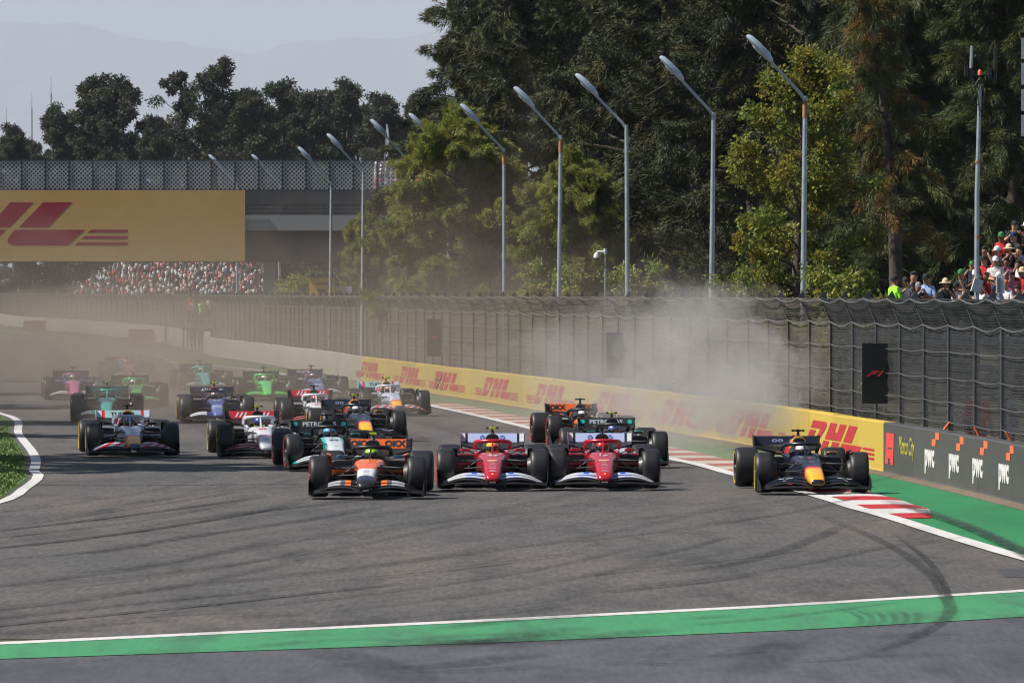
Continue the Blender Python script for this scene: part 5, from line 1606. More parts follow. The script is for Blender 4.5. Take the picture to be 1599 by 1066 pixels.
# helmet and driver, in the car's frame
def helmet():
    b = MB(); rings = []
    for z, r, dy in ((-.145, .085, -.01), (-.12, .112, .0), (-.05, .127, .004), (.02, .130, .004), (.075, .115, 0), (.115, .08, -.004), (.135, .02, -.005)):
        rings.append([(r * .94 * math.cos(q), dy + r * 1.08 * math.sin(q), z) for q in (2 * math.pi * k / 18 for k in range(18))])
    b.loft(rings); return b.me('helmet', 60)
def visor():
    g = []
    for i in range(13):
        q = R(20 + 140 * i / 12)
        g.append([(.1265 * math.cos(q), .004 + .1455 * math.sin(q) * s_, z) for z, s_ in ((-.045, 1.0), (-.01, 1.015), (.03, .99))])
    b = MB(); b.plate(g, .006); return b.me('visor', 60)
HELM, VIS = helmet(), visor()
DRV = skinned('body', [(0, -1.62, .22), (0, -1.62, .38), (0, -1.60, .50), (0, -1.57, .57), (0, -1.56, .62), (.18, -1.58, .49), (.25, -1.32, .42), (.12, -1.12, .53), (-.18, -1.58, .49), (-.25, -1.32, .42), (-.12, -1.12, .53), (.1, -1.2, .2), (-.1, -1.2, .2)],
              [(0, 1), (1, 2), (2, 3), (3, 4), (2, 5), (5, 6), (6, 7), (2, 8), (8, 9), (9, 10), (0, 11), (0, 12)],
              [(.15, .11), (.15, .11), (.15, .10), .06, .06, .06, .045, .04, .06, .045, .04, .07, .07], 1)
def paint(name, col, rough=0.32, coat=0.6, metal=0.0): return pmat('paint_' + name, col, rough, metal, coat, var=0.04, scale=5)
def bands(name, axis, stops, rough=0.34, coat=0.5):
    """paint scheme along one local axis: (position, colour) with hard edges"""
    m, N, L, b = nodes_of('paint_' + name)
    tc = N.new('ShaderNodeTexCoord'); sp = N.new('ShaderNodeSeparateXYZ'); L.new(tc.outputs['Object'], sp.inputs[0])
    lo, hi = stops[0][0], stops[-1][0] + 1e-3
    src = sp.outputs[axis.upper()[-1]]
    if axis.startswith('a'):
        ab = N.new('ShaderNodeMath'); ab.operation = 'ABSOLUTE'; L.new(src, ab.inputs[0]); src = ab.outputs[0]
    mr = N.new('ShaderNodeMapRange'); mr.inputs['From Min'].default_value = lo; mr.inputs['From Max'].default_value = hi
    L.new(src, mr.inputs['Value'])
    cr = N.new('ShaderNodeValToRGB'); cr.color_ramp.interpolation = 'CONSTANT'
    el = cr.color_ramp.elements
    while len(el) > 1: el.remove(el[-1])
    el[0].position = 0; el[0].color = (*stops[0][1], 1)
    for p, c in stops[1:]:
        e = el.new((p - lo) / (hi - lo)); e.color = (*c, 1)
    L.new(mr.outputs[0], cr.inputs[0]); L.new(cr.outputs[0], b.inputs['Base Color'])
    b.inputs['Roughness'].default_value = rough; b.inputs['Coat Weight'].default_value = coat; b.inputs['Coat Roughness'].default_value = 0.12
    return m
def stripes(name, axis, c1, c2, n, duty=0.5, shear=0.0):
    m, N, L, b = nodes_of('paint_' + name)
    tc = N.new('ShaderNodeTexCoord'); sp = N.new('ShaderNodeSeparateXYZ'); L.new(tc.outputs['Object'], sp.inputs[0])
    m0 = N.new('ShaderNodeMath'); m0.operation = 'MULTIPLY_ADD'; m0.inputs[1].default_value = shear
    L.new(sp.outputs['Z'], m0.inputs[0]); L.new(sp.outputs[axis.upper()], m0.inputs[2])
    m1 = N.new('ShaderNodeMath'); m1.operation = 'MULTIPLY'; m1.inputs[1].default_value = n; L.new(m0.outputs[0], m1.inputs[0])
    fr = N.new('ShaderNodeMath'); fr.operation = 'FRACT'; L.new(m1.outputs[0], fr.inputs[0])
    gt = N.new('ShaderNodeMath'); gt.operation = 'GREATER_THAN'; gt.inputs[1].default_value = duty; L.new(fr.outputs[0], gt.inputs[0])
    mx = N.new('ShaderNodeMix'); mx.data_type = 'RGBA'; mx.inputs['A'].default_value = (*c1, 1); mx.inputs['B'].default_value = (*c2, 1)
    L.new(gt.outputs[0], mx.inputs['Factor']); L.new(mx.outputs['Result'], b.inputs['Base Color'])
    b.inputs['Roughness'].default_value = 0.35; b.inputs['Coat Weight'].default_value = 0.4
    return m
BLK = paint('carbon', (0.008, 0.008, 0.009), 0.5, 0.05)
M_tyre = pmat('tyre_rubber', (0.011, 0.011, 0.012), 0.50, var=0.25, scale=14, spec=0.5)
M_rim = pmat('wheel_cover', (0.02, 0.02, 0.022), 0.35, metal=0.5, var=0.2)
M_nut = pmat('wheel_nut', (0.30, 0.30, 0.32), 0.3, metal=0.8)
M_pit = pmat('aerial_steel', (0.05, 0.05, 0.05), 0.4)
M_lime = pmat('camera_lime', (0.62, 0.72, 0.03), 0.5, var=0.03)
M_visor = pmat('visor_tint', (0.010, 0.012, 0.02), 0.08, coat=1.0)
BANDC = {'red': pmat('band_red', (0.42, 0.012, 0.015), 0.6), 'yellow': pmat('band_yellow', (0.55, 0.40, 0.03), 0.6), 'white': pmat('band_white', (0.5, 0.5, 0.5), 0.6)}
K = (0.011, 0.011, 0.012)
WHT = (0.60, 0.61, 0.64); ORG = (0.72, 0.12, 0.010); FRED = (0.42, 0.006, 0.022); NAVY = (0.006, 0.009, 0.024); RBY = (0.82, 0.38, 0.02); RBR = (0.62, 0.02, 0.03)
SILV = (0.50, 0.53, 0.57); TEAL = (0.01, 0.42, 0.36); GRN = (0.07, 0.55, 0.09); AST = (0.01, 0.26, 0.20); PNK = (0.60, 0.13, 0.27); BLU = (0.022, 0.045, 0.23); WHT_SHADE = (0.42, 0.50, 0.74); WHT_BLUESHADE = (0.50, 0.55, 0.67)  # the last two are whites with bluish shade mixed into the colour
TEAMS = {
 'papaya': dict(nose=bands('papaya_nose', 'y', [(.1, ORG), (.22, (0.62, 0.64, 0.67)), (.68, (0.02, 0.03, 0.07)), (.86, K), (1.1, K)]), chassis=bands('papaya_chassis', 'z', [(.2, K), (.46, ORG), (.7, ORG)]), side=BLK, halo=BLK, cover=bands('papaya_cover', 'y', [(-4.1, K), (-3.4, ORG), (-2.6, K), (-1.9, K)]), pod=bands('papaya_pod', 'z', [(.1, K), (.36, ORG), (.44, K), (.7, K)]),
     flap=bands('papaya_flap', 'ax', [(0, K), (.26, (0.75, 0.16, 0.02)), (.36, (0.10, 0.10, 0.11)), (.44, (0.40, 0.41, 0.43)), (.66, K), (1.1, K)]), tip=BLK, rflap=bands('papaya_rear', 'ax', [(0, ORG), (.50, K), (.7, K)]), rtip=BLK, winglet=paint('papaya', ORG), mirror=paint('mirror_blue', (0.02, 0.07, 0.14)), intake_ring=None, word='OKX', word_c=BLK, word_size=.15),
 'crimson': dict(nose=paint('crimson', FRED), chassis=paint('crimson', FRED), side=paint('crimson', FRED), halo=paint('crimson', FRED), cover=bands('crimson_cover', 'y', [(-4.1, FRED), (-2.35, K), (-1.9, K)]), pod=paint('crimson', FRED),
     flap=bands('crimson_flap', 'ax', [(0, (0.42, 0.45, 0.55)), (.22, WHT_SHADE), (.48, WHT), (.9, K), (1.1, K)]), tip=BLK, rflap=bands('crimson_rear', 'ax', [(0, WHT_SHADE), (.46, K), (.505, WHT), (.7, WHT)]), rtip=paint('white', WHT), winglet=BLK, mirror=paint('crimson', FRED), word='hp', word_c=None, word_size=.10),  # wings are white; their bluish middle zones are cast shade painted in
 'navy': dict(nose=bands('navy_nose', 'y', [(.1, NAVY), (.34, RBR), (.45, RBY), (1.03, K), (1.1, K)]), chassis=paint('navy', NAVY, 0.42, 0.3), side=paint('navy', NAVY, 0.42, 0.3), halo=paint('navy', NAVY, 0.42, 0.3), cover=bands('navy_cover', 'y', [(-4.1, NAVY), (-2.7, RBR), (-2.25, RBY), (-1.9, RBY)]), pod=paint('navy', NAVY, 0.42, 0.3),
     flap=paint('navy', NAVY, 0.42, 0.3), tip=BLK, rflap=paint('navy', NAVY, 0.42, 0.3), rtip=BLK, winglet=BLK, mirror=bands('navy_mirror', 'z', [(.6, K), (.69, RBY), (.72, RBY)]), word='oo  oo', word_c=paint('pale_blue', (0.22, 0.28, 0.42)), word_size=.13),
 'silver': dict(nose=bands('silver_nose', 'y', [(.1, SILV), (.85, (0.35, 0.38, 0.41)), (1.0, K), (1.1, K)]), chassis=bands('silver_chassis', 'ax', [(0, SILV), (.16, TEAL), (.215, K), (.4, K)]), side=BLK, halo=BLK, cover=BLK, pod=bands('silver_pod', 'y', [(-4, K), (-2.4, TEAL), (-2.2, K), (-1.3, K)]),
     flap=bands('silver_flap', 'ax', [(0, K), (.35, SILV), (.8, TEAL), (.9, K), (1.1, K)]), tip=BLK, rflap=BLK, rtip=bands('silver_tip', 'z', [(.68, K), (.78, TEAL), (.86, K), (.95, K)]), winglet=BLK, mirror=bands('silver_mirror', 'z', [(.6, K), (.69, TEAL), (.72, TEAL)]), word='PETRONAS', word_c=paint('word_silver', (0.45, 0.50, 0.55)), word_size=.135),
 'white_bull': dict(nose=bands('wbull_nose', 'y', [(.1, WHT_BLUESHADE), (.42, RBR), (.52, RBY), (.98, (0.03, 0.05, 0.12)), (1.1, K)]), chassis=paint('blue_shaded_white', WHT_BLUESHADE), side=paint('blue_shaded_white', WHT_BLUESHADE), halo=paint('blue_shaded_white', WHT_BLUESHADE), cover=bands('wbull_cover', 'y', [(-4.1, WHT_BLUESHADE), (-2.6, RBR), (-2.3, RBY), (-1.9, RBY)]), pod=paint('blue_shaded_white', WHT_BLUESHADE),  # plain white bodywork, with the blue of sky-lit shade tinted into its paint
     flap=stripes('wbull_flap', 'x', WHT_BLUESHADE, RBR, 4.5, 0.55, 2.0), tip=BLK, rflap=bands('wbull_rear', 'ax', [(0, (0.33, 0.52, 0.55)), (.40, RBR), (.47, WHT_BLUESHADE), (.7, WHT_BLUESHADE)]), rtip=paint('blue_shaded_white', WHT_BLUESHADE), winglet=BLK, mirror=BLK, word='TUDOR', word_c=BLK, word_size=.125),
 'redgrey': dict(nose=bands('redgrey_nose', 'y', [(.1, WHT), (.3, (0.35, 0.16, 0.2)), (.5, WHT), (1.1, WHT)]), chassis=paint('white', WHT), side=paint('white', WHT), halo=paint('white', WHT), cover=BLK, pod=bands('redgrey_pod', 'z', [(.1, K), (.52, WHT), (.7, WHT)]),
     flap=stripes('redgrey_flap', 'x', K, (0.55, 0.1, 0.12), 4.0, 0.6, 5.0), tip=BLK, rflap=bands('redgrey_rear', 'ax', [(0, (0.50, 0.02, 0.03)), (.50, K), (.7, K)]), rtip=BLK, winglet=BLK, mirror=BLK, word=None, word_c=None, word_size=.1),
 'blue': dict(nose=bands('blue_nose', 'y', [(.1, BLU), (.3, (0.22, 0.26, 0.42)), (.6, (0.10, 0.13, 0.30)), (1.1, WHT)]), chassis=paint('blue', BLU), side=paint('blue', BLU), halo=paint('dark_blue', (0.01, 0.02, 0.12)), cover=bands('blue_cover', 'y', [(-4.1, BLU), (-2.4, (0.5, 0.08, 0.03)), (-1.9, (0.5, 0.08, 0.03))]), pod=paint('blue', BLU),
     flap=bands('blue_flap', 'ax', [(0, BLU), (.3, WHT), (.75, K), (1.1, K)]), tip=BLK, rflap=paint('dark_blue2', (0.008, 0.012, 0.045)), rtip=BLK, winglet=BLK, mirror=BLK, word='ATLASSIAN', word_c=paint('white', WHT), word_size=.125),
 'green': dict(nose=paint('green', GRN), chassis=paint('green', GRN), side=paint('green', GRN), halo=paint('green', GRN), cover=bands('green_cover', 'y', [(-4.1, K), (-2.6, GRN), (-2.2, K), (-1.9, K)]), pod=bands('green_pod', 'z', [(.1, K), (.5, GRN), (.7, GRN)]),
     flap=bands('green_flap', 'ax', [(0, GRN), (.7, K), (1.1, K)]), tip=BLK, rflap=BLK, rtip=BLK, winglet=BLK, mirror=BLK, word=None, word_c=None, word_size=.1),
 'teal': dict(nose=paint('teal', (0.03, 0.34, 0.28)), chassis=paint('teal', (0.03, 0.34, 0.28)), side=paint('deep_green', (0.01, 0.15, 0.115)), halo=paint('mint', (0.05, 0.55, 0.40)), cover=paint('deep_green', (0.01, 0.15, 0.115)), pod=paint('deep_green', (0.01, 0.15, 0.115)),
     flap=bands('teal_flap', 'ax', [(0, (0.03, 0.34, 0.28)), (.4, SILV), (.7, K), (1.1, K)]), tip=BLK, rflap=paint('dark_green', (0.008, 0.06, 0.05)), rtip=paint('dark_green', (0.008, 0.06, 0.05)), winglet=BLK, mirror=BLK, word=None, word_c=None, word_size=.1),
 'pink': dict(nose=paint('pink', PNK), chassis=paint('pink', PNK), side=paint('sky_blue', (0.05, 0.22, 0.62)), halo=paint('pink', PNK), cover=paint('sky_blue', (0.05, 0.22, 0.62)), pod=paint('sky_blue', (0.05, 0.22, 0.62)),
     flap=bands('pink_flap', 'ax', [(0, PNK), (.25, WHT), (.8, K), (1.1, K)]), tip=BLK, rflap=BLK, rtip=BLK, winglet=BLK, mirror=BLK, word=None, word_c=None, word_size=.1)}
M_wht = paint('white', WHT)
M_hpb = paint('disc_blue', (0.02, 0.07, 0.42))
M_yel = paint('badge_yellow', (0.85, 0.52, 0.02))
def ellipse(rx, ry, n=18): return [(rx * math.cos(2 * math.pi * k / n), ry * math.sin(2 * math.pi * k / n)) for k in range(n)]
DISC = poly_me([ellipse(.05, .05)], .004)
OVAL = poly_me([ellipse(.098, .052)], .004)
BADGE = poly_me([ellipse(.02, .026)], .004)
BAR = poly_me([[(-.05, -.06), (-.01, -.06), (.05, .06), (.01, .06)]], .003)
LINE = poly_me([[(-.07, -.009), (.07, -.009), (.07, .009), (-.07, .009)]], .003)
def nose_z(y): return float(np.interp(y, [-.97, -.75, -.4, -.1, .1, .3, .6, .85, 1.0, 1.06], [.638, .63, .605, .57, .531, .49, .42, .345, .285, .245]))
def on_nose(o, y, off=.004, x=0.0):
    dz = (nose_z(y + .03) - nose_z(y - .03)) / .06
    up = Vector((0, -1, -dz)).normalized()
    nrm = Vector((-1, 0, 0)).cross(up).normalized()
    p = Vector((x, y, nose_z(y))) + nrm * off
    return frame_to(o, p, (-1, 0, 0), up)
FLAP_UP = Vector((0, -.09, .165)).normalized()
FLAP_N = Vector((-1, 0, 0)).cross(FLAP_UP).normalized()
def on_flap(o, x, q=.5):
    p = Vector((x, -4.12 - .09 * q, .745 + .165 * q)) + FLAP_N * .010
    return frame_to(o, p, (-1, 0, 0), FLAP_UP)
ROLES = {'nose_cone': 'nose', 'chassis': 'chassis', 'cockpit_side_a': 'side', 'cockpit_side_b': 'side', 'engine_cover': 'cover', 'shark_fin': 'cover', 'sidepod_a': 'pod', 'sidepod_b': 'pod', 'halo': 'halo', 'halo_pillar': 'halo', 'rear_flap': 'rflap', 'wing_tip_a': 'rtip', 'wing_tip_b': 'rtip', 'wheel_winglet_a': 'winglet', 'wheel_winglet_b': 'winglet', 'mirror_a': 'mirror', 'mirror_b': 'mirror'}
UNDER = {'mirror_stalk_a': 'mirror_a', 'mirror_stalk_b': 'mirror_b', 'air_intake': 'engine_cover', 'halo_pillar': 'halo', 'camera_stalk': 'roof_camera', 'camera_pod_a': 'roof_camera', 'camera_pod_b': 'roof_camera', 'aerial': 'roof_camera', 'sidepod_inlet_a': 'sidepod_a', 'sidepod_inlet_b': 'sidepod_b', 'shark_fin': 'engine_cover'}
NAME = lambda k: {'floor_fence': 'floor_fence', 'suspension_arm': 'suspension_arm', 'rear_arm': 'suspension_arm'}.get(k.rsplit('_', 1)[0], k[:-2] if k.endswith(('_a', '_b')) else k)
SKIPSET = ('tyre_', 'rim_', 'band_', 'nut_')
def car(team, X, d, yaw, label, comp='red', cam_lime=True, number=None, num_c=None, helmet_c=(0.5, 0.5, 0.5), helmet_c2=None, steer=0.0, person_label=None, body_z=0.0):
    T = TEAMS[team]
    root = tag(empty('racing_car', (X, d, 0.024), math.pi + yaw), label, 'racing car', 'racing cars on the opening lap')
    made = {}
    order = [k for k in CM if not k.startswith(SKIPSET) and k not in UNDER] + [k for k in CM if k in UNDER]
    for k in order:
        mat = BLK
        if k in ROLES: mat = T[ROLES[k]]
        elif k.startswith('flap_'): mat = T['flap'] if k[5] != '1' else BLK
        elif k == 'roof_camera': mat = M_lime if cam_lime else BLK
        elif k in ('aerial', 'pitot_tube'): mat = M_pit
        nm = NAME(k)
        if k.startswith('flap_'): nm = 'wing_flap'
        par = made[UNDER[k]] if k in UNDER else root
        o = mobj(nm, CM[k], mat, par, own=True)
        made[k] = o
    for s, wx, wy, nm in ((1, .8455, 0, 'front'), (-1, .8455, 0, 'front'), (1, .80, -WB, 'rear'), (-1, .80, -WB, 'rear')):
        w = empty('wheel', (s * wx, wy, .3625), (0 if s > 0 else math.pi) + (steer if nm == 'front' else 0), root)
        w.rotation_euler[0] = random.uniform(0, 6)
        mobj('tyre', CM['tyre_' + nm], M_tyre, w, own=True)
        mobj('rim', CM['rim_' + nm], M_rim, w, own=True)
        mobj('sidewall_band', CM['band_' + nm], BANDC[comp], w, own=True)
        mobj('wheel_nut', CM['nut_' + nm], M_nut, w, own=True)
    nose, ch, fl = made['nose_cone'], made['chassis'], made['rear_flap']
    # printing
    if T['word'] and team not in ('crimson', 'papaya'):
        on_flap(mobj('lettering', text_me(T['word'], T['word_size'], .002, sx={'PETRONAS': 1.05, 'ATLASSIAN': 0.95, 'TUDOR': 1.25, 'oo  oo': 1.5}.get(T['word'], 1.0), bold=.025), T['word_c'], fl, own=True), 0)
    if team == 'papaya':
        for sx in (1, -1):
            on_flap(mobj('lettering', text_me('OKX', .165, .002, sx=1.0, bold=.07), BLK, fl, own=True), sx * .31)
    if team == 'redgrey':
        for xx in (.14, .23, .32, -.16, -.27, -.36):
            on_flap(mobj('wing_bar', BAR, M_wht, fl, own=True), xx)
    if team == 'silver':
        for sx in (1, -1):
            o = on_flap(mobj('emblem', DISC, paint('teal_disc', TEAL), fl, own=True), sx * .50)
    if team == 'crimson':
        for sx in (1, -1):
            on_flap(mobj('emblem', DISC, M_hpb, fl, own=True), sx * .185)
            o = on_flap(mobj('lettering', text_me('hp', .075, .003, bold=.0, shear=.25), M_wht, fl, own=True), sx * .185)
            o.location = o.location + FLAP_N * .004
        on_nose(mobj('badge', OVAL, M_wht, nose, own=True), .19, .002)
        o = on_nose(mobj('badge', OVAL, M_yel, nose, own=True), .19, .005); o.scale = (.78, .78, 1)
        for y, w in ((.36, .62), (.47, .74), (.58, .95), (.70, .9), (.82, .55), (.865, .95)):
            o = on_nose(mobj('sponsor_line', LINE, M_wht, nose, own=True), y, .004); o.scale = (w, .9 if y < .8 else .7, 1)
        on_nose(mobj('badge', BADGE, M_yel, nose, own=True), .985, .004)
        o = on_nose(mobj('sponsor_line', LINE, M_wht, ch, own=True), -.62, .004); o.scale = (1.35, .9, 1)
        for sx in (1, -1):                               # discs on the front wing
            o = mobj('emblem', DISC, M_hpb, made['flap_3a' if sx > 0 else 'flap_3b'], own=True)
            frame_to(o, (sx * .33, .505, .298), (-1, 0, 0), (0, -.14, .09)); o.scale = (1.0, .55, 1)
    if team in ('papaya', 'white_bull', 'silver', 'redgrey', 'navy', 'blue'):
        inkc = BLK if team in ('papaya', 'white_bull', 'silver', 'redgrey') else M_wht
        rows = {'papaya': (.33, .42, .5, .6, .68), 'white_bull': (-.12, .02, .2, .3), 'silver': (.35, .62, .8), 'redgrey': (.58, .68, .78), 'navy': (-.02, .08, .18, .27), 'blue': (.35, .5, .62)}[team]
        for q, y in enumerate(rows):
            o = on_nose(mobj('sponsor_line', LINE, inkc, nose if y > .1 else ch, own=True), y, .004); o.scale = ((.55, .8, .65, .9, .7)[q % 5], .35, 1)
    if team == 'navy':
        for sx in (1, -1):
            for q, (xx, zz, w_) in enumerate(((.46, .268, .9), (.60, .258, .7), (.50, .232, 1.1))):
                o = mobj('sponsor_line', LINE, M_wht, made['flap_2a' if sx > 0 else 'flap_2b'], own=True)
                frame_to(o, (sx * xx, .585 - .2 * (q == 2) * 0 + .03 * (q == 2), zz), (-1, 0, 0.10 * sx), (0, -.14, .06)); o.scale = (w_, .8, 1)
    if number:
        y = {'crimson': -.30, 'navy': -.32, 'silver': -.25}.get(team, -.3)
        o = on_nose(mobj('race_number', text_me(number, .16, .002, sx=1.15, bold=.03), num_c or M_wht, ch, own=True), y, .006)
        o.scale = (1, 1.6, 1)
    # driver: a person sitting in the car
    ploc = root.matrix_basis @ Vector((0, 0, 0))
    p = tag(empty('person', (X, d, 0.024), math.pi + yaw), person_label, 'person', 'drivers in the cars')
    hc = paint('helmet_%s' % label[:18].replace(' ', '_') + str(int(d)), helmet_c, 0.25, 0.8)
    hm = hc if helmet_c2 is None else bands('helmet2_' + str(int(d * 10)), 'z', [(-.15, helmet_c2), (.012, helmet_c), (.14, helmet_c)], 0.25, 0.8)
    bo_ = mobj('race_suit', DRV, T['side'] if team != 'papaya' else BLK, p, own=True)
    h_ = mobj('helmet', HELM, hm, p, (0, -1.545, .705), (0.0, 0, random.uniform(-.15, .15)), own=True)
    mobj('visor', VIS, M_visor, h_, own=True)
    return root
def car_px(team, xf, yf, yaw_deg, *a, **k):
    """front axle centre given by where its ground point shows in the photograph"""
    g_ = G(xf, yf)
    return car(team, g_.x, g_.y, R(yaw_deg), *a, **k)
RED_N = paint('number_red', (0.75, 0.02, 0.03)); DK_N = paint('number_dark', (0.05, 0.06, 0.09)); LIMEN = paint('number_lime', (0.5, 0.7, 0.05))
car_px('papaya', 574, 778, -1.4, 'orange and black racing car leading the pack with lime camera', 'red', True, None, None, (0.40, 0.75, 0.02), (0.02, 0.03, 0.03), 0.10, 'driver with lime helmet in the leading orange car')
car_px('crimson', 769, 765, 0.2, 'red racing car with white wings and yellow helmeted driver', 'red', True, '44', M_wht, (0.85, 0.46, 0.01), None, 0.03, 'driver with yellow helmet in a red car')
car_px('crimson', 943, 764.5, 0.2, 'red racing car with white wings and black roof camera', 'red', False, '16', M_wht, (0.55, 0.01, 0.015), (0.6, 0.6, 0.6), 0.03, 'driver with red helmet in a red car')
car_px('navy', 1267, 771, 3.7, 'navy racing car riding the kerb beside the yellow wall', 'yellow', False, '1', RED_N, (0.62, 0.62, 0.66), (0.05, 0.08, 0.3), -0.06, 'driver with pale helmet in the navy car on the kerb')
car_px('silver', 523, 735, 6.0, 'silver and black racing car just behind the leading orange one', 'red', False, '63', DK_N, (0.10, 0.40, 0.70), (0.02, 0.08, 0.25), 0.05, 'driver with bright blue helmet behind the leading car')
car_px('silver', 965, 730, 2.5, 'silver and black racing car tucked behind the red one', 'red', True, '12', DK_N, (0.10, 0.14, 0.45), None, 0.0, 'driver with dark blue helmet behind the red cars')
car_px('papaya', 922, 698.6, 5.7, 'dusty orange and black racing car by the yellow wall', 'red', False, None, None, (0.6, 0.62, 0.66), (0.7, 0.2, 0.02), 0.0, 'driver with pale helmet in the dusty orange car')
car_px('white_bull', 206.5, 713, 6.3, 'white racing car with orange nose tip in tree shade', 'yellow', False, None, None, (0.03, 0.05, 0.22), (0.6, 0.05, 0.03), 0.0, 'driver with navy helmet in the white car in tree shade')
car_px('redgrey', 412, 714.6, 6.0, 'white nosed racing car with red striped rear wing and lime camera', 'yellow', True, '87', RED_N, (0.03, 0.06, 0.35), (0.5, 0.7, 0.03), 0.0, 'driver with blue and lime helmet in tree shade')
car_px('redgrey', 497, 668, 4.8, 'dusty white racing car with red striped rear wing, black camera', 'red', False, '31', RED_N, (0.45, 0.05, 0.07), (0.6, 0.6, 0.6), 0.0, 'driver with red helmet in the dusty white car')
car_px('navy', 567.6, 689, 7.3, 'navy racing car with lime camera behind the silver one', 'yellow', True, None, None, (0.62, 0.62, 0.62), (0.3, 0.3, 0.32), 0.0, 'driver with white helmet in the dusty navy car')
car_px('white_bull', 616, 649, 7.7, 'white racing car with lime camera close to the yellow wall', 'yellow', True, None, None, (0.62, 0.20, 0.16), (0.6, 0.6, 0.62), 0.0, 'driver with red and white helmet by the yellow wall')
car_px('blue', 339, 660.7, 4.7, 'blue racing car with lime camera and white lettered rear wing', 'yellow', True, '55', M_wht, (0.5, 0.42, 0.36), (0.3, 0.05, 0.03), 0.0, 'driver with pale helmet in the nearer blue car')
car_px('blue', 496.5, 621.7, 8.0, 'farther blue racing car fading in dust by the grey wall', 'yellow', False, '23', M_wht, (0.45, 0.38, 0.4), None, 0.0, 'driver with faded helmet in the farther blue car')
car_px('green', 416.5, 626, 4.9, 'bright green racing car in the middle of the pack', 'red', False, None, None, (0.6, 0.6, 0.58), None, 0.0, 'driver with white helmet in the brighter green car')
car_px('teal', 320, 610, 7.5, 'teal racing car at the back near the grass verge', 'red', False, '14', M_wht, (0.4, 0.42, 0.42), None, 0.0, 'driver with grey helmet in the teal car near the verge')
car_px('green', 212.5, 634.6, 6.0, 'faded green racing car with lime camera in thick dust', 'yellow', True, None, None, (0.6, 0.62, 0.6), None, 0.0, 'driver in the faded green car in thick dust')
car_px('teal', 167, 658.7, 3.6, 'teal racing car with lime camera hidden by the white one', 'yellow', True, None, None, (0.4, 0.45, 0.48), None, 0.0, 'driver in the teal car behind the shaded white car')
car_px('pink', 116, 625, 5.5, 'pink nosed racing car at the outer edge of the pack', 'red', False, None, None, (0.6, 0.55, 0.6), None, 0.0, 'driver in the nearer pink nosed car')
car_px('pink', 203, 594, 9.0, 'last pink nosed racing car almost lost in dust', 'red', False, None, None, (0.55, 0.5, 0.5), None, 0.0, 'driver in the last pink nosed car')
# ------------------------------------------------------------------ bits thrown up, dust and haze
M_bit = pmat('pale_debris', (0.6, 0.58, 0.52), 0.8)
AIR_OK = True
def vol_mat(name, color, density, build=None, aniso=0.3, step=1.0):
    m = bpy.data.materials.new(name)
    m.use_nodes = True
    N, L = m.node_tree.nodes, m.node_tree.links
    for n in list(N): N.remove(n)
    out = N.new('ShaderNodeOutputMaterial')
    pv = N.new('ShaderNodeVolumePrincipled')
    pv.inputs['Color'].default_value = (*color, 1)
    pv.inputs['Density'].default_value = density
    pv.inputs['Anisotropy'].default_value = aniso
    L.new(pv.outputs[0], out.inputs['Volume'])
    if build: build(N, L, pv)
    m.cycles.volume_step_rate = step
    return m
def math_n(N, L, op, a, b=None):
    n = N.new('ShaderNodeMath'); n.operation = op
    for i, v in enumerate((a, b)):
        if v is None: continue
        if isinstance(v, (int, float)): n.inputs[i].default_value = v
        else: L.new(v, n.inputs[i])
    return n.outputs[0]
def rng_n(N, L, v, a, b, c, d, smooth=True):
    n = N.new('ShaderNodeMapRange'); n.interpolation_type = 'SMOOTHSTEP' if smooth else 'LINEAR'
    for nm, x in zip(('From Min', 'From Max', 'To Min', 'To Max'), (a, b, c, d)): n.inputs[nm].default_value = x
    L.new(v, n.inputs['Value'])
    return n.outputs['Result']
DUST_K = 0.0040
PUFF_K = 0.78
# dust: clear-edged lumps of even air, nested and overlapped so that they thin out softly
_dm = {}
def dust_mat(k, col=(0.64, 0.55, 0.46)):
    key = (round(k, 5), col)
    if key not in _dm: _dm[key] = vol_mat('dust_air', col, k, None, 0.25)
    return _dm[key]
def layer(d0, d1, top, k, label, seed, xl=None, xr=9.0, wave=0.25):
    """a long low bank of dust with an uneven top"""
    rg = np.random.default_rng(seed)
    nd, nx = 26, 12
    V, F = [], []
    bump = rg.normal(size=(nd + 1, nx + 1))
    bump = (bump + np.roll(bump, 1, 0) + np.roll(bump, 1, 1) + np.roll(bump, (1, 1), (0, 1))) / 2
    for i in range(nd + 1):
        t = i / nd
        d = d0 + (d1 - d0) * t ** 1.3
        x0 = (-0.085 * d - 4) if xl is None else xl(d)
        x1 = Xwall(d) + xr
        for j in range(nx + 1):
            u = j / nx
            e = min(1.0, t / 0.22, (1 - t) / 0.1) ** 0.7 * min(1.0, (u + 0.02) / 0.15, (1.02 - u) / 0.2) ** 0.6
            V.append((x0 + (x1 - x0) * u, d, max(0.05, top * (1 + wave * bump[i, j]) * e)))
    n0 = len(V)
    V += [(x, y, 0.03) for x, y, z in V]
    q = nx + 1
    for i in range(nd):
        for j in range(nx):
            a = i * q + j
            f = (a, a + 1, a + q + 1, a + q)
            F.append(f); F.append(tuple(n0 + w for w in reversed(f)))
    edge = [j for j in range(q)] + [i * q + nx for i in range(1, nd + 1)] + [nd * q + j for j in range(nx - 1, -1, -1)] + [i * q for i in range(nd - 1, 0, -1)]
    for a, c in zip(edge, edge[1:] + edge[:1]):
        F.append((c, a, n0 + a, n0 + c))
    return tag(mobj('dust_layer', mesh('dust_layer', V, F, True), dust_mat(k)), label, 'dust', kind='stuff')
layer(148, 345, 3.4, DUST_K * 0.68, 'low brown dust hanging over the straight', 1)
layer(160, 335, 5.5, DUST_K * 0.75, 'middle bank of dust reaching the fence top', 2)
layer(178, 262, 6.6, DUST_K * 1.0, 'tall thin dust drifting up before the feathery tree', 3, xl=lambda d: Xwall(d) - 3.5, xr=3.0)
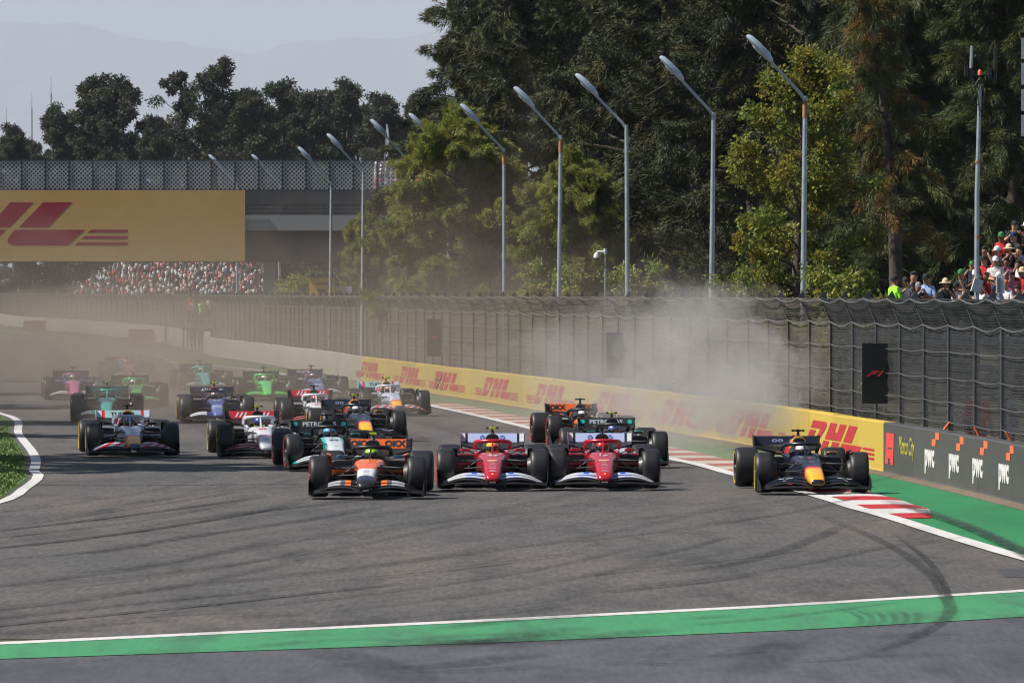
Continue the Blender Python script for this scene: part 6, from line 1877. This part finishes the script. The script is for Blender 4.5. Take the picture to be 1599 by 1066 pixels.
layer(156, 240, 3.4, DUST_K * 1.5, 'dust hanging along the yellow wall and fence', 6, xl=lambda d: Xwall(d) - 3.5, xr=2.0)
layer(225, 400, 2.6, DUST_K * 0.6, 'dense low dust around the cars at the back', 4)
def blob(c, r, k, seed, label, col=(0.97, 0.94, 0.89), lump=0.22):
    bm = bmesh.new(); bmesh.ops.create_icosphere(bm, subdivisions=4, radius=1.0)
    from mathutils import noise as mn
    for v in bm.verts:
        p = v.co.copy()
        f = 1 + lump * (mn.noise(p * 1.6 + Vector((seed * 7.1, 0, 0))) * 1.6 + 0.7 * mn.noise(p * 3.7 + Vector((0, seed * 3.3, 0))))
        z = c[2] + p.z * f * r[2]
        v.co = (p.x * f * r[0], p.y * f * r[1], max(z, 0.04) - c[2])
    me = bpy.data.meshes.new('dust_cloud'); bm.to_mesh(me); bm.free()
    me.polygons.foreach_set('use_smooth', [True] * len(me.polygons))
    return tag(mobj('dust_cloud', me, dust_mat(k, col), loc=c), label, 'dust', kind='stuff')
rp = random.Random(17)
PUFFS = [((4.6, 148, 1.5), (2.2, 14, 2.2), .014), ((3.4, 160, 1.6), (2.4, 15, 2.2), .012), ((1.5, 172, 1.2), (2.6, 16, 1.6), .010)]
for q in range(34):
    t = rp.random() ** 1.4
    d = 135.5 + 30 * t
    rr = rp.uniform(0.28, 0.62) * (1 + 1.0 * t)
    zz = 0.65 + rp.random() ** 1.5 * (1.9 + 1.0 * t)
    PUFFS.append(((Xwall(d) - 0.35 - rp.random() * (0.9 + 2.6 * t), d, zz), (rr, rr * rp.uniform(5, 9), rr * rp.uniform(0.8, 1.3)), rp.uniform(0.08, 0.15) / (1 + 2.2 * t) / (0.7 + 0.35 * zz) * min(1.0, 0.3 + 4.0 * t)))
for i, (c, r, k) in enumerate(PUFFS):
    blob(c, r, k * PUFF_K, i, 'pale dust puffs rolling along the wall behind the navy car', lump=0.34)
for i, (c, r, k) in enumerate([((2.6, 139, 0.7), (1.2, 6, 0.9), .05), ((3.6, 138, 0.5), (0.9, 5, 0.7), .05)]):
    blob(c, r, k * PUFF_K, 80 + i, 'thin dust in front of the rear orange car', lump=0.3)
for i, (c, r, k) in enumerate([((-10.2, 178, .5), (1.6, 12, 1.2), .03), ((-12.2, 195, .8), (2.6, 20, 1.6), .02), ((-15, 225, 1.0), (3.4, 30, 2.2), .014), ((-11.0, 215, .7), (2.5, 22, 1.5), .016), ((-6.5, 190, .5), (2.2, 16, 1.1), .014), ((-3.9, 168, .4), (1.6, 10, 0.8), .02), ((-18, 285, 1.5), (5, 50, 3.0), .010)]):
    blob(c, r, k * PUFF_K, 40 + i, 'brown dust trailing the cars through the pack', (0.64, 0.55, 0.46))
# clear-day haze: one even box of air round everything
hb = MB(); hb.box(-67000, 67000, -2500, 67000, -1.0, 3400.0)
HAZE = 3.6e-5
haze = tag(mobj('haze', hb.me('haze'), vol_mat('haze_air', (0.80, 0.88, 1.0), HAZE, None, 0.0)), 'thin bluish haze over the whole place', 'haze', kind='stuff')
for i, (px, py, d, s) in enumerate([(1036, 498, 150, 0.015), (1155, 532, 140, 0.02), (1132, 545, 141, 0.015), (1052, 597, 139, 0.025), (1203, 574, 136, 0.015)]):
    p = at(px, py, d)
    b = MB(); rg_ = random.Random(i)
    v = [tuple(s * q * (0.6 + 0.8 * rg_.random()) for q in a) for a in ((1, 0, 0), (-1, 0, 0), (0, 1, 0), (0, -1, 0), (0, 0, 1), (0, 0, -1))]
    b.add(v, [(0, 2, 4), (2, 1, 4), (1, 3, 4), (3, 0, 4), (2, 0, 5), (1, 2, 5), (3, 1, 5), (0, 3, 5)])
    tag(mobj('gravel_fragment', b.me('gravel_fragment'), M_bit if i != 5 else M_blk, loc=p), 'small fragment flying in the dust beside the wall', 'debris', 'fragments thrown up in the dust')
